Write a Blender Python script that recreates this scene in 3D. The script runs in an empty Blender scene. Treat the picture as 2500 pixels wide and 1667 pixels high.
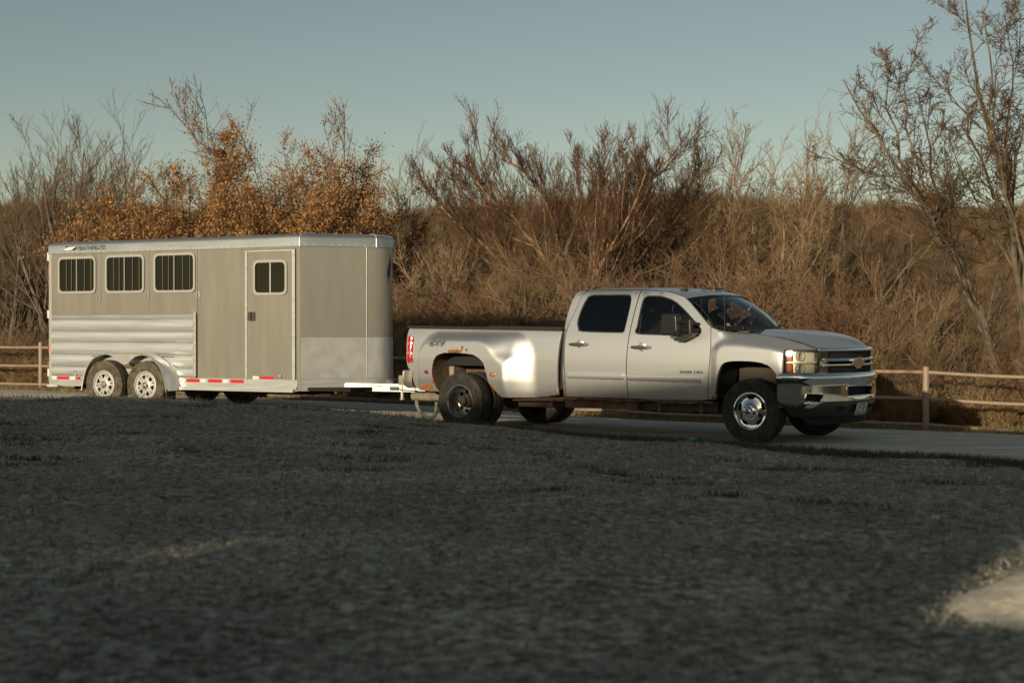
import bpy, bmesh, math, random
import numpy as np
from mathutils import Vector, Matrix, Euler
from mathutils.geometry import delaunay_2d_cdt

S = bpy.context.scene
COL = S.collection
R = math.radians
random.seed(7)

# ------------------------------------------------------------------ camera
cam_data = bpy.data.cameras.new('camera')
cam = bpy.data.objects.new('camera', cam_data)
COL.objects.link(cam)
S.camera = cam
cam_data.sensor_width = 36.0
cam_data.lens = 53.28
cam_data.clip_start = 0.1
cam_data.clip_end = 2000.0
cam.location = (0, 0, 1.41)
cam.rotation_euler = (R(90 - 0.457), 0, 0)
cam_data.dof.use_dof = True
cam_data.dof.focus_distance = 20.5
cam_data.dof.aperture_fstop = 2.2

# ------------------------------------------------------------------ light
SUN_AZ = 28.0          # degrees: the light travels away from the viewer and this much to the right
SUN_EL = 9.6
sx, sy = math.sin(R(SUN_AZ)), math.cos(R(SUN_AZ))
sun_data = bpy.data.lights.new('sun', 'SUN')
sun_data.energy = 3.9
sun_data.angle = R(0.55)
sun_data.color = (1.0, 0.86, 0.62)
sun = bpy.data.objects.new('sun', sun_data)
COL.objects.link(sun)
trav = Vector((sx * math.cos(R(SUN_EL)), sy * math.cos(R(SUN_EL)), -math.sin(R(SUN_EL))))
sun.rotation_euler = trav.to_track_quat('-Z', 'Y').to_euler()
sun.location = (-12, -25, 14)

world = bpy.data.worlds.new('World')
S.world = world
world.use_nodes = True
wn = world.node_tree
for n in list(wn.nodes):
    wn.nodes.remove(n)
wo = wn.nodes.new('ShaderNodeOutputWorld')
wb = wn.nodes.new('ShaderNodeBackground')
sk = wn.nodes.new('ShaderNodeTexSky')
sk.sky_type = 'NISHITA'
sk.sun_disc = False
sk.sun_elevation = R(SUN_EL)
sk.sun_rotation = R(180 + SUN_AZ)
sk.altitude = 250
sk.air_density = 0.8
sk.dust_density = 0.6
sk.ozone_density = 0.2
wt = wn.nodes.new('ShaderNodeMix')
wt.data_type = 'RGBA'
wt.blend_type = 'MULTIPLY'
wt.inputs[0].default_value = 1.0
wt.inputs[7].default_value = (1.01, 0.935, 0.795, 1)
wb.inputs['Strength'].default_value = 0.088
wn.links.new(sk.outputs[0], wt.inputs[6])
wn.links.new(wt.outputs[2], wb.inputs[0])
wn.links.new(wb.outputs[0], wo.inputs[0])

S.view_settings.view_transform = 'Standard'
S.view_settings.look = 'None'
S.view_settings.gamma = 1.0
S.view_settings.exposure = 0.0
S.view_settings.use_curve_mapping = False
S.render.engine = 'CYCLES'
S.cycles.use_denoising = True
S.cycles.max_bounces = 8
S.cycles.transparent_max_bounces = 12
S.cycles.caustics_reflective = False
S.cycles.caustics_refractive = False

# ------------------------------------------------------------------ materials
MATS = {}


def mat(name, col, rough=0.6, metal=0.0, coat=0.0, var=0.0, vscale=6.0, bump=0.0, bscale=40.0, spec=0.5,
        col2=None, emit=None, stretch=None, coatr=0.08):
    if name in MATS:
        return MATS[name]
    m = bpy.data.materials.new(name)
    m.use_nodes = True
    nt = m.node_tree
    p = nt.nodes['Principled BSDF']
    p.inputs['Base Color'].default_value = (*col, 1)
    p.inputs['Roughness'].default_value = rough
    p.inputs['Metallic'].default_value = metal
    p.inputs['Coat Weight'].default_value = coat
    p.inputs['Coat Roughness'].default_value = coatr
    p.inputs['Specular IOR Level'].default_value = spec
    tc = nt.nodes.new('ShaderNodeTexCoord')
    vec = tc.outputs['Object']
    if stretch:
        mp = nt.nodes.new('ShaderNodeMapping')
        mp.inputs['Scale'].default_value = stretch
        nt.links.new(vec, mp.inputs[0])
        vec = mp.outputs[0]
    if var > 0 or col2:
        nz = nt.nodes.new('ShaderNodeTexNoise')
        nz.inputs['Scale'].default_value = vscale
        nz.inputs['Detail'].default_value = 6
        nt.links.new(vec, nz.inputs['Vector'])
        rp = nt.nodes.new('ShaderNodeValToRGB')
        a = col2 if col2 else tuple(c * (1 - var) for c in col)
        b = col if col2 else tuple(min(1, c * (1 + var)) for c in col)
        rp.color_ramp.elements[0].position = 0.35
        rp.color_ramp.elements[0].color = (*a, 1)
        rp.color_ramp.elements[1].position = 0.65
        rp.color_ramp.elements[1].color = (*b, 1)
        nt.links.new(nz.outputs['Fac'], rp.inputs[0])
        nt.links.new(rp.outputs[0], p.inputs['Base Color'])
        mr = nt.nodes.new('ShaderNodeMapRange')
        mr.inputs['To Min'].default_value = min(1, rough * 0.85)
        mr.inputs['To Max'].default_value = min(1, rough * 1.2)
        nt.links.new(nz.outputs['Fac'], mr.inputs['Value'])
        nt.links.new(mr.outputs[0], p.inputs['Roughness'])
    if bump > 0:
        nb = nt.nodes.new('ShaderNodeTexNoise')
        nb.inputs['Scale'].default_value = bscale
        nb.inputs['Detail'].default_value = 5
        nt.links.new(vec, nb.inputs['Vector'])
        bp = nt.nodes.new('ShaderNodeBump')
        bp.inputs['Strength'].default_value = bump
        bp.inputs['Distance'].default_value = 0.02
        nt.links.new(nb.outputs['Fac'], bp.inputs['Height'])
        nt.links.new(bp.outputs[0], p.inputs['Normal'])
    if emit:
        p.inputs['Emission Color'].default_value = (*emit[0], 1)
        p.inputs['Emission Strength'].default_value = emit[1]
    MATS[name] = m
    return m


def glass_mat(name, tint, gloss=0.03, ior=1.5):
    m = bpy.data.materials.new(name)
    m.use_nodes = True
    nt = m.node_tree
    for n in list(nt.nodes):
        nt.nodes.remove(n)
    o = nt.nodes.new('ShaderNodeOutputMaterial')
    t = nt.nodes.new('ShaderNodeBsdfTransparent')
    t.inputs[0].default_value = (*tint, 1)
    g = nt.nodes.new('ShaderNodeBsdfGlossy')
    g.inputs['Roughness'].default_value = gloss
    g.inputs['Color'].default_value = (0.95, 1.0, 1.0, 1)
    f = nt.nodes.new('ShaderNodeFresnel')
    f.inputs['IOR'].default_value = ior
    x = nt.nodes.new('ShaderNodeMixShader')
    nt.links.new(f.outputs[0], x.inputs[0])
    nt.links.new(t.outputs[0], x.inputs[1])
    nt.links.new(g.outputs[0], x.inputs[2])
    nt.links.new(x.outputs[0], o.inputs[0])
    MATS[name] = m
    return m


def rust_paint(name, col, metal, rough, coat, dirt=(0.20, 0.17, 0.13)):
    """vehicle paint with rust and road dust; the rust and dust amounts are vertex attributes of the panel"""
    m = bpy.data.materials.new(name)
    m.use_nodes = True
    nt = m.node_tree
    L = nt.links.new
    p = nt.nodes['Principled BSDF']
    tc = nt.nodes.new('ShaderNodeTexCoord')
    at = nt.nodes.new('ShaderNodeAttribute')
    at.attribute_name = 'rust'
    nz = nt.nodes.new('ShaderNodeTexNoise')
    nz.inputs['Scale'].default_value = 22
    nz.inputs['Detail'].default_value = 8
    L(tc.outputs['Object'], nz.inputs['Vector'])
    ad = nt.nodes.new('ShaderNodeMath')
    ad.operation = 'ADD'
    L(at.outputs['Fac'], ad.inputs[0])
    L(nz.outputs['Fac'], ad.inputs[1])
    rr = nt.nodes.new('ShaderNodeMapRange')
    rr.inputs['From Min'].default_value = 0.95
    rr.inputs['From Max'].default_value = 1.0
    L(ad.outputs[0], rr.inputs['Value'])
    nz2 = nt.nodes.new('ShaderNodeTexNoise')
    nz2.inputs['Scale'].default_value = 60
    nz2.inputs['Detail'].default_value = 6
    L(tc.outputs['Object'], nz2.inputs['Vector'])
    rc = nt.nodes.new('ShaderNodeValToRGB')
    rc.color_ramp.elements[0].position = 0.3
    rc.color_ramp.elements[0].color = (0.10, 0.035, 0.015, 1)
    rc.color_ramp.elements[1].position = 0.7
    rc.color_ramp.elements[1].color = (0.50, 0.17, 0.045, 1)
    L(nz2.outputs['Fac'], rc.inputs[0])
    # thin dust, thicker low down (road film is part of the surface)
    sp = nt.nodes.new('ShaderNodeSeparateXYZ')
    L(tc.outputs['Object'], sp.inputs[0])
    dz = nt.nodes.new('ShaderNodeMapRange')
    dz.inputs['From Min'].default_value = 1.0
    dz.inputs['From Max'].default_value = 0.45
    dz.inputs['To Max'].default_value = 0.30
    L(sp.outputs['Z'], dz.inputs['Value'])
    nz3 = nt.nodes.new('ShaderNodeTexNoise')
    nz3.inputs['Scale'].default_value = 3.0
    nz3.inputs['Detail'].default_value = 7
    L(tc.outputs['Object'], nz3.inputs['Vector'])
    dm = nt.nodes.new('ShaderNodeMath')
    dm.operation = 'MULTIPLY'
    L(dz.outputs[0], dm.inputs[0])
    L(nz3.outputs['Fac'], dm.inputs[1])
    mx = nt.nodes.new('ShaderNodeMix')
    mx.data_type = 'RGBA'
    mx.inputs[6].default_value = (*col, 1)
    mx.inputs[7].default_value = (*dirt, 1)
    L(dm.outputs[0], mx.inputs[0])
    mx2 = nt.nodes.new('ShaderNodeMix')
    mx2.data_type = 'RGBA'
    L(rr.outputs[0], mx2.inputs[0])
    L(mx.outputs[2], mx2.inputs[6])
    L(rc.outputs[0], mx2.inputs[7])
    L(mx2.outputs[2], p.inputs['Base Color'])

    def lerp(a, b, sock):
        q = nt.nodes.new('ShaderNodeMapRange')
        q.inputs['To Min'].default_value = a
        q.inputs['To Max'].default_value = b
        L(rr.outputs[0], q.inputs['Value'])
        L(q.outputs[0], p.inputs[sock])
    lerp(metal, 0.0, 'Metallic')
    lerp(rough, 0.95, 'Roughness')
    lerp(coat, 0.0, 'Coat Weight')
    p.inputs['Coat Roughness'].default_value = 0.05
    MATS[name] = m
    return m


# ------------------------------------------------------------------ mesh helpers
class MB:
    """collects shapes; build() links them as one mesh object"""

    def __init__(self):
        self.v = []
        self.f = []

    def add(self, vs, fs):
        o = len(self.v)
        self.v += [tuple(map(float, q)) for q in vs]
        self.f += [tuple(i + o for i in q) for q in fs]
        return self

    def box(self, x0, x1, y0, y1, z0, z1, M=None):
        vs = [(x, y, z) for z in (z0, z1) for y in (y0, y1) for x in (x0, x1)]
        if M is not None:
            vs = [tuple(M @ Vector(q)) for q in vs]
        return self.add(vs, [(0, 2, 3, 1), (4, 5, 7, 6), (0, 1, 5, 4), (2, 6, 7, 3), (0, 4, 6, 2), (1, 3, 7, 5)])

    def bar(self, a, b, w, h):
        """rectangular bar from a to b, w sideways, h up"""
        a, b = Vector(a), Vector(b)
        d = (b - a).normalized()
        s = d.cross(Vector((0, 0, 1)))
        s = s.normalized() if s.length > 1e-4 else Vector((0, 1, 0))
        u = s.cross(d).normalized()
        vs = []
        for q in (a, b):
            for i, j in ((-1, -1), (1, -1), (1, 1), (-1, 1)):
                vs.append(q + s * (i * w / 2) + u * (j * h / 2))
        return self.add(vs, [(0, 1, 2, 3), (7, 6, 5, 4), (0, 4, 5, 1), (1, 5, 6, 2), (2, 6, 7, 3), (3, 7, 4, 0)])

    def tube(self, pts, rad, n=8, cap=True):
        pts = [Vector(p) for p in pts]
        if not isinstance(rad, (list, tuple)):
            rad = [rad] * len(pts)
        vs, fs = [], []
        prev = None
        for i, p in enumerate(pts):
            d = (pts[min(i + 1, len(pts) - 1)] - pts[max(i - 1, 0)]).normalized()
            if prev is None:
                ref = Vector((0, 0, 1)) if abs(d.z) < 0.9 else Vector((1, 0, 0))
                s = d.cross(ref).normalized()
            else:
                s = (prev - d * prev.dot(d)).normalized()
            prev = s
            u = d.cross(s)
            for k in range(n):
                a = 2 * math.pi * k / n
                vs.append(p + (s * math.cos(a) + u * math.sin(a)) * rad[i])
        for i in range(len(pts) - 1):
            for k in range(n):
                k2 = (k + 1) % n
                fs.append((i * n + k, i * n + k2, (i + 1) * n + k2, (i + 1) * n + k))
        if cap:
            fs.append(tuple(reversed(range(n))))
            fs.append(tuple((len(pts) - 1) * n + k for k in range(n)))
        return self.add(vs, fs)

    def lathe(self, prof, n=32, axis='y', at=(0, 0, 0), close=False):
        """prof: list of (radius, along). axis y: along local -y is outward for the near side"""
        vs, fs = [], []
        m = len(prof)
        for k in range(n):
            a = 2 * math.pi * k / n
            c, s = math.cos(a), math.sin(a)
            for r, t in prof:
                if axis == 'y':
                    vs.append((at[0] + r * c, at[1] + t, at[2] + r * s))
                elif axis == 'z':
                    vs.append((at[0] + r * c, at[1] + r * s, at[2] + t))
                else:
                    vs.append((at[0] + t, at[1] + r * c, at[2] + r * s))
        last = m if close else m - 1
        for k in range(n):
            k2 = (k + 1) % n
            for i in range(last):
                j = (i + 1) % m
                fs.append((k * m + i, k2 * m + i, k2 * m + j, k * m + j))
        return self.add(vs, fs)

    def prism(self, poly, y0, y1, holes=()):
        """polygon in x,z extruded from y0 to y1"""
        n = len(poly)
        if not holes:
            vs = [(x, y0, z) for x, z in poly] + [(x, y1, z) for x, z in poly]
            fs = [tuple(range(n)), tuple(reversed(range(n, 2 * n)))]
            fs += [(i, i + n, (i + 1) % n + n, (i + 1) % n) for i in range(n)]
            return self.add(vs, fs)
        tv, tf, loops = cdt(poly, holes, None)
        k = len(tv)
        vs = [(x, y0, z) for x, z in tv] + [(x, y1, z) for x, z in tv]
        fs = [tuple(t) for t in tf] + [tuple(i + k for i in reversed(t)) for t in tf]
        for a, b in loops:
            fs.append((a, a + k, b + k, b))
        return self.add(vs, fs)

    def grid(self, P, closed_u=False):
        nu, nv = len(P), len(P[0])
        vs = [q for row in P for q in row]
        fs = []
        for i in range(nu if closed_u else nu - 1):
            i2 = (i + 1) % nu
            for j in range(nv - 1):
                fs.append((i * nv + j, i2 * nv + j, i2 * nv + j + 1, i * nv + j + 1))
        return self.add(vs, fs)

    def build(self, name, m, parent=None, smooth=None, loc=None, rot=None, mirror=False):
        vs = self.v
        fs = self.f
        if mirror:
            vs = [(x, -y, z) for x, y, z in vs]
            fs = [tuple(reversed(q)) for q in fs]
        me = bpy.data.meshes.new(name)
        me.from_pydata(vs, [], fs)
        me.validate()
        fin(me, smooth)
        return link(name, me, m, parent, loc, rot)


def fin(me, smooth=None):
    bm = bmesh.new()
    bm.from_mesh(me)
    bmesh.ops.recalc_face_normals(bm, faces=bm.faces)
    bm.to_mesh(me)
    bm.free()
    if smooth is not None:
        for q in me.polygons:
            q.use_smooth = True
        me.set_sharp_from_angle(angle=R(smooth))


def link(name, me, m, parent=None, loc=None, rot=None):
    if isinstance(m, str):
        m = MATS[m]
    if m and not me.materials:
        me.materials.append(m)
    o = bpy.data.objects.new(name, me)
    COL.objects.link(o)
    if parent:
        o.parent = parent
    if loc:
        o.location = loc
    if rot:
        o.rotation_euler = rot
    return o


def empty(name, loc=(0, 0, 0), rz=0.0, parent=None):
    o = bpy.data.objects.new(name, None)
    COL.objects.link(o)
    o.location = loc
    o.rotation_euler = (0, 0, rz)
    o.empty_display_size = 0.2
    if parent:
        o.parent = parent
    return o


def tag(o, label=None, cat=None, group=None, kind=None):
    if label:
        o['label'] = label
    if cat:
        o['category'] = cat
    if group:
        o['group'] = group
    if kind:
        o['kind'] = kind
    return o


def copy_tree(o, parent=None):
    c = o.copy()
    COL.objects.link(c)
    c.parent = parent
    for ch in list(o.children):
        copy_tree(ch, c)
    return c


def resample(loop, step, closed=True):
    out = []
    n = len(loop)
    for i in range(n if closed else n - 1):
        a, b = loop[i], loop[(i + 1) % n]
        k = max(1, int(math.dist(a, b) / step + 0.5))
        for j in range(k):
            t = j / k
            out.append((a[0] + (b[0] - a[0]) * t, a[1] + (b[1] - a[1]) * t))
    if not closed:
        out.append(tuple(loop[-1]))
    return out


def rounded(loop, rad, n=4):
    """round the corners of a closed polygon"""
    out = []
    m = len(loop)
    for i in range(m):
        p0, p1, p2 = Vector(loop[i - 1]), Vector(loop[i]), Vector(loop[(i + 1) % m])
        r = rad[i] if isinstance(rad, (list, tuple)) else rad
        a, b = (p0 - p1), (p2 - p1)
        d = min(r, a.length * 0.49, b.length * 0.49)
        q0, q1 = p1 + a.normalized() * d, p1 + b.normalized() * d
        for k in range(n + 1):
            t = k / n
            out.append(tuple(q0 * (1 - t) ** 2 + p1 * (2 * t * (1 - t)) + q1 * t ** 2))
    return out


def smooth_loop(loop, step, closed=True):
    """Catmull-Rom through the points, resampled"""
    n = len(loop)
    P = [Vector((q[0], q[1])) for q in loop]
    out = []
    for i in range(n if closed else n - 1):
        if closed:
            p0, p1, p2, p3 = P[i - 1], P[i], P[(i + 1) % n], P[(i + 2) % n]
        else:
            p0, p1, p2, p3 = P[max(i - 1, 0)], P[i], P[i + 1], P[min(i + 2, n - 1)]
        k = max(1, int((p2 - p1).length / step + 0.5))
        for j in range(k):
            t = j / k
            q = 0.5 * ((2 * p1) + (p2 - p0) * t + (2 * p0 - 5 * p1 + 4 * p2 - p3) * t * t + (3 * p1 - p0 - 3 * p2 + p3) * t ** 3)
            out.append((q.x, q.y))
    if not closed:
        out.append(tuple(P[-1]))
    return out


def inside(p, loop):
    x, y = p
    c = False
    n = len(loop)
    j = n - 1
    for i in range(n):
        xi, yi = loop[i]
        xj, yj = loop[j]
        if (yi > y) != (yj > y) and x < (xj - xi) * (y - yi) / (yj - yi) + xi:
            c = not c
        j = i
    return c


def cdt(outer, holes, step):
    """triangulate a 2-D polygon with holes; returns verts, faces and boundary edges"""
    loops = [list(outer)] + [list(h) for h in holes]
    pts, edges = [], []
    for lp in loops:
        o = len(pts)
        pts += [Vector(q) for q in lp]
        edges += [(o + i, o + (i + 1) % len(lp)) for i in range(len(lp))]
    if step:
        xs = [q[0] for q in outer]
        ys = [q[1] for q in outer]
        B = np.array([tuple(q) for q in pts])
        row = 0
        y = min(ys) + step * 0.5
        while y < max(ys):
            x = min(xs) + step * (0.5 if row % 2 else 0.0)
            while x < max(xs):
                if inside((x, y), loops[0]) and not any(inside((x, y), h) for h in loops[1:]):
                    if np.min((B[:, 0] - x) ** 2 + (B[:, 1] - y) ** 2) > (step * 0.55) ** 2:
                        pts.append(Vector((x, y)))
                x += step
            y += step * 0.866
            row += 1
    v, e, f, _, _, _ = delaunay_2d_cdt(pts, edges, [], 0, 1e-6)
    vs = [tuple(q) for q in v]
    fs = []
    for t in f:
        cx = sum(vs[i][0] for i in t) / len(t)
        cy = sum(vs[i][1] for i in t) / len(t)
        if inside((cx, cy), loops[0]) and not any(inside((cx, cy), h) for h in loops[1:]):
            fs.append(tuple(t))
    cnt = {}
    for t in fs:
        for i in range(len(t)):
            a, b = t[i], t[(i + 1) % len(t)]
            if (b, a) in cnt:
                del cnt[(b, a)]
            else:
                cnt[(a, b)] = 1
    return vs, fs, list(cnt)


def skin(name, outer, holes, fn, m, parent, step=0.05, rim=0.03, smooth=35, mirror=False, rust=None, inward=(0, 1, 0)):
    """a sheet-metal panel: the polygon (x,z) pushed out to fn(x,z) -> point, its edges folded inward by rim"""
    vs, fs, bd = cdt(outer, holes, step)
    V = [Vector(fn(x, z)) for x, z in vs]
    F = [tuple(q) for q in fs]
    if rim:
        idx = {}
        iw = Vector(inward)
        for a, b in bd:
            for q in (a, b):
                if q not in idx:
                    idx[q] = len(V)
                    V.append(V[q] + iw * rim)
            F.append((b, a, idx[a], idx[b]))
    A = [rust(x, z) if rust else 0.0 for x, z in vs]
    A += [0.0] * (len(V) - len(A))
    if rim and rust:
        for k, q in idx.items():
            A[q] = A[k]
    if mirror:
        V = [Vector((q.x, -q.y, q.z)) for q in V]
    me = bpy.data.meshes.new(name)
    me.from_pydata([tuple(q) for q in V], [], F)
    fin(me, smooth)
    if rust is not None:
        at = me.attributes.new('rust', 'FLOAT', 'POINT')
        at.data.foreach_set('value', A)
    return link(name, me, m, parent)


def text_mesh(name, body, size, m, parent, loc, rot, shear=0.0, extrude=0.002, xs=1.0, bold=0.0):
    c = bpy.data.curves.new(name, 'FONT')
    c.body = body
    c.size = size
    c.shear = shear
    c.extrude = extrude
    c.offset = bold
    c.align_x = 'LEFT'
    o = bpy.data.objects.new(name, c)
    COL.objects.link(o)
    bpy.context.view_layer.update()
    me = bpy.data.meshes.new_from_object(o.evaluated_get(bpy.context.evaluated_depsgraph_get()))
    bpy.data.objects.remove(o)
    me.name = name
    for v in me.vertices:
        v.co.x *= xs
    me.materials.clear()
    return link(name, me, m, parent, loc, rot)


def interp(x, xs, ys):
    return float(np.interp(x, xs, ys))


def sstep(a, b, x):
    t = min(1.0, max(0.0, (x - a) / (b - a)))
    return t * t * (3 - 2 * t)


# hash noise for heightfields (numpy)
def vnoise(x, y, seed=0):
    xi, yi = np.floor(x).astype(np.int64), np.floor(y).astype(np.int64)
    fx, fy = x - xi, y - yi
    fx = fx * fx * (3 - 2 * fx)
    fy = fy * fy * (3 - 2 * fy)

    def h(a, b):
        n = (a * 374761393 + b * 668265263 + seed * 1442695041) & 0x7fffffff
        n = (n ^ (n >> 13)) * 1274126177 & 0x7fffffff
        return ((n ^ (n >> 16)) & 0xffff) / 65535.0
    return (h(xi, yi) * (1 - fx) + h(xi + 1, yi) * fx) * (1 - fy) + (h(xi, yi + 1) * (1 - fx) + h(xi + 1, yi + 1) * fx) * fy

# ================================================================== terrain
EX = [-60, -20, -12, -6, -3, -0.9, 1, 3, 5.3, 8, 14, 30]
EY = [34, 26.2, 23.8, 21.9, 21.0, 20.1, 18.8, 17.1, 15.0, 12.8, 8, -4]
HM = [0.5, 0.5, 0.49, 0.47, 0.38, 0.20, 0.11, 0.07, 0.05, 0.04, 0.05, 0.1]


def ground_z(x, y):
    x = np.asarray(x, float)
    y = np.asarray(y, float)

    def ss(a, b, t):
        t = np.clip((t - a) / (b - a), 0, 1)
        return t * t * (3 - 2 * t)
    a = 0.8 * x - 0.6 * y
    d = 0.6 * x + 0.8 * y - 17.7
    road = np.interp(a, [-60, -30, -19.5, -14.5, 10], [0.1, 0.12, 0.125, 0.0, 0.0])
    road = road - 0.05 * np.clip(d - 1.3, 0, 5.5) - 4.2 * ss(6.2, 24, d)
    road = road + ss(6.5, 12, d) * (vnoise(x * 0.25, y * 0.25, 3) - 0.5) * 1.2
    hill = (18.0 + 3.5 * (vnoise(x * 0.02, y * 0.004, 5) - 0.5) + 2.0 * np.exp(-((x - 20) / 25) ** 2)) * ss(58, 185, y)
    hill = hill + ss(70, 150, y) * (vnoise(x * 0.06, y * 0.06, 9) - 0.5) * 2.0
    road = road + hill
    t = np.interp(x, EX, EY) - y
    m = ss(-0.9, 0.7, t)
    hm = np.interp(x, EX, HM)
    near = hm + (0.36 - hm) * ss(2.0, 10.0, t)
    lump = (vnoise(x * 0.9, y * 0.9, 1) - 0.5) * 0.07 + (vnoise(x * 3.1, y * 3.1, 2) - 0.5) * 0.03
    lump = lump + (vnoise(x * 9, y * 9, 4) - 0.5) * 0.012
    # the old tyre rut just inside the verge
    road = road + (vnoise(x * 2, y * 2, 6) - 0.5) * 0.02 * ss(-0.4, -1.2, t)
    return road * (1 - m) + (near + lump) * m


def gz(x, y):
    return float(ground_z(np.array([x]), np.array([y]))[0])


def ground_mat():
    m = bpy.data.materials.new('turf_and_gravel')
    m.use_nodes = True
    nt = m.node_tree
    L = nt.links.new
    p = nt.nodes['Principled BSDF']
    p.inputs['Roughness'].default_value = 0.95
    p.inputs['Specular IOR Level'].default_value = 0.15
    tc = nt.nodes.new('ShaderNodeTexCoord')

    def noise(s, d=6, vec=None):
        n = nt.nodes.new('ShaderNodeTexNoise')
        n.inputs['Scale'].default_value = s
        n.inputs['Detail'].default_value = d
        L(vec or tc.outputs['Object'], n.inputs['Vector'])
        return n.outputs['Fac']

    def ramp(f, stops):
        r = nt.nodes.new('ShaderNodeValToRGB')
        e = r.color_ramp.elements
        e[0].position, e[0].color = stops[0][0], (*stops[0][1], 1)
        e[1].position, e[1].color = stops[-1][0], (*stops[-1][1], 1)
        for q, c in stops[1:-1]:
            z = e.new(q)
            z.color = (*c, 1)
        L(f, r.inputs[0])
        return r.outputs[0]

    def mix(f, a, b, mode='MIX'):
        x = nt.nodes.new('ShaderNodeMix')
        x.data_type = 'RGBA'
        x.blend_type = mode
        if isinstance(f, float):
            x.inputs[0].default_value = f
        else:
            L(f, x.inputs[0])
        L(a, x.inputs[6])
        L(b, x.inputs[7])
        return x.outputs[2]
    turf = ramp(noise(19, 10), [(0.34, (0.13, 0.115, 0.087)), (0.5, (0.38, 0.35, 0.285)), (0.68, (0.74, 0.69, 0.58))])
    fine = ramp(noise(70, 4), [(0.35, (0.62, 0.62, 0.62)), (0.65, (1.3, 1.3, 1.28))])
    turf = mix(1.0, turf, fine, 'MULTIPLY')
    big = ramp(noise(0.9, 5), [(0.3, (0.60, 0.56, 0.50)), (0.7, (1.14, 1.05, 0.90))])
    turf = mix(1.0, turf, big, 'MULTIPLY')
    litter = ramp(noise(6, 8), [(0.3, (0.11, 0.066, 0.03)), (0.7, (0.36, 0.215, 0.095))])
    at = nt.nodes.new('ShaderNodeAttribute')
    at.attribute_name = 'litter'
    c = mix(at.outputs['Fac'], turf, litter)
    L(c, p.inputs['Base Color'])
    bp = nt.nodes.new('ShaderNodeBump')
    bp.inputs['Strength'].default_value = 0.9
    bp.inputs['Distance'].default_value = 0.016
    L(noise(22, 8), bp.inputs['Height'])
    L(bp.outputs[0], p.inputs['Normal'])
    return m


def build_ground():
    ys = list(np.arange(-30, 3, 0.9)) + list(np.arange(3, 24, 0.11)) + list(np.arange(24, 48, 0.4))
    y = 48.0
    st = 0.5
    while y < 420:
        ys.append(y)
        st *= 1.06
        y += st
    xs = list(np.arange(-12, 12, 0.13))
    x = 12.0
    st = 0.15
    while x < 320:
        xs.append(x)
        xs.append(-x)
        st *= 1.09
        x += st
    xs = np.array(sorted(set(np.round(xs, 3))))
    ys = np.array(ys)
    X, Y = np.meshgrid(xs, ys)
    Z = ground_z(X, Y)
    nx, ny = len(xs), len(ys)
    V = np.stack([X, Y, Z], -1).reshape(-1, 3)
    i = (np.arange(ny - 1)[:, None] * nx + np.arange(nx - 1)[None, :]).reshape(-1)
    F = np.stack([i, i + 1, i + nx + 1, i + nx], -1)
    me = bpy.data.meshes.new('ground')
    me.from_pydata(V.tolist(), [], F.tolist())
    for q in me.polygons:
        q.use_smooth = True
    d = 0.6 * V[:, 0] + 0.8 * V[:, 1] - 17.7
    lit = np.clip((d - 5.0) / 1.6, 0, 1)
    at = me.attributes.new('litter', 'FLOAT', 'POINT')
    at.data.foreach_set('value', lit)
    return tag(link('ground', me, ground_mat()), 'dark stony turf of the yard, shaded in front of the truck', 'ground', kind='structure')


build_ground()

FENCE_R = Vector((6.83, 25.0, 0))
FENCE_L = Vector((-11.1, 35.7, 0))


def fence_y(x):
    return 25.0 + (x - 6.83) * (35.7 - 25.0) / (-11.1 - 6.83)


def build_road():
    vs, fs = [], []
    xs = np.arange(-40, 22, 0.35)
    n = 22
    for x in xs:
        y0 = interp(x, EX, EY) + 0.75 + 0.25 * math.sin(x * 1.7) * 0.4
        y1 = fence_y(x) - 1.0 + 0.2 * math.sin(x * 0.9 + 1)
        for k in range(n + 1):
            y = y0 + (y1 - y0) * k / n
            vs.append((x, y))
    A = np.array(vs)
    Z = ground_z(A[:, 0], A[:, 1]) + 0.006
    V = np.column_stack([A, Z])
    for i in range(len(xs) - 1):
        for k in range(n):
            a = i * (n + 1) + k
            fs.append((a, a + n + 1, a + n + 2, a + 1))
    me = bpy.data.meshes.new('gravel_road')
    me.from_pydata(V.tolist(), [], fs)
    for q in me.polygons:
        q.use_smooth = True
    m = mat('road_gravel', (0.84, 0.77, 0.62), 0.95, col2=(0.58, 0.52, 0.41), vscale=2.6, bump=1.0, bscale=30, spec=0.15, stretch=(.22, 1.5, 1))
    m.node_tree.nodes['Mapping'].inputs['Rotation'].default_value = (0, 0, R(38))
    m.node_tree.nodes['Bump'].inputs['Strength'].default_value = .9
    m.node_tree.nodes['Bump'].inputs['Distance'].default_value = 0.035
    return tag(link('gravel_road', me, m), 'packed pale gravel drive under the truck and trailer', 'road', kind='structure')


build_road()


def scatter(name, pts, maker, m, label, cat):
    """one mesh of many tiny things; maker(rng, x, y, z) -> verts, faces"""
    V, F = [], []
    o = 0
    rng = random.Random(name)
    Z = ground_z(pts[:, 0], pts[:, 1])
    for (x, y), z in zip(pts, Z):
        v, f = maker(rng, x, y, z)
        V += v
        F += [tuple(i + o for i in q) for q in f]
        o += len(v)
    me = bpy.data.meshes.new(name)
    me.from_pydata(V, [], F)
    return tag(link(name, me, m), label, cat, kind='stuff')


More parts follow.
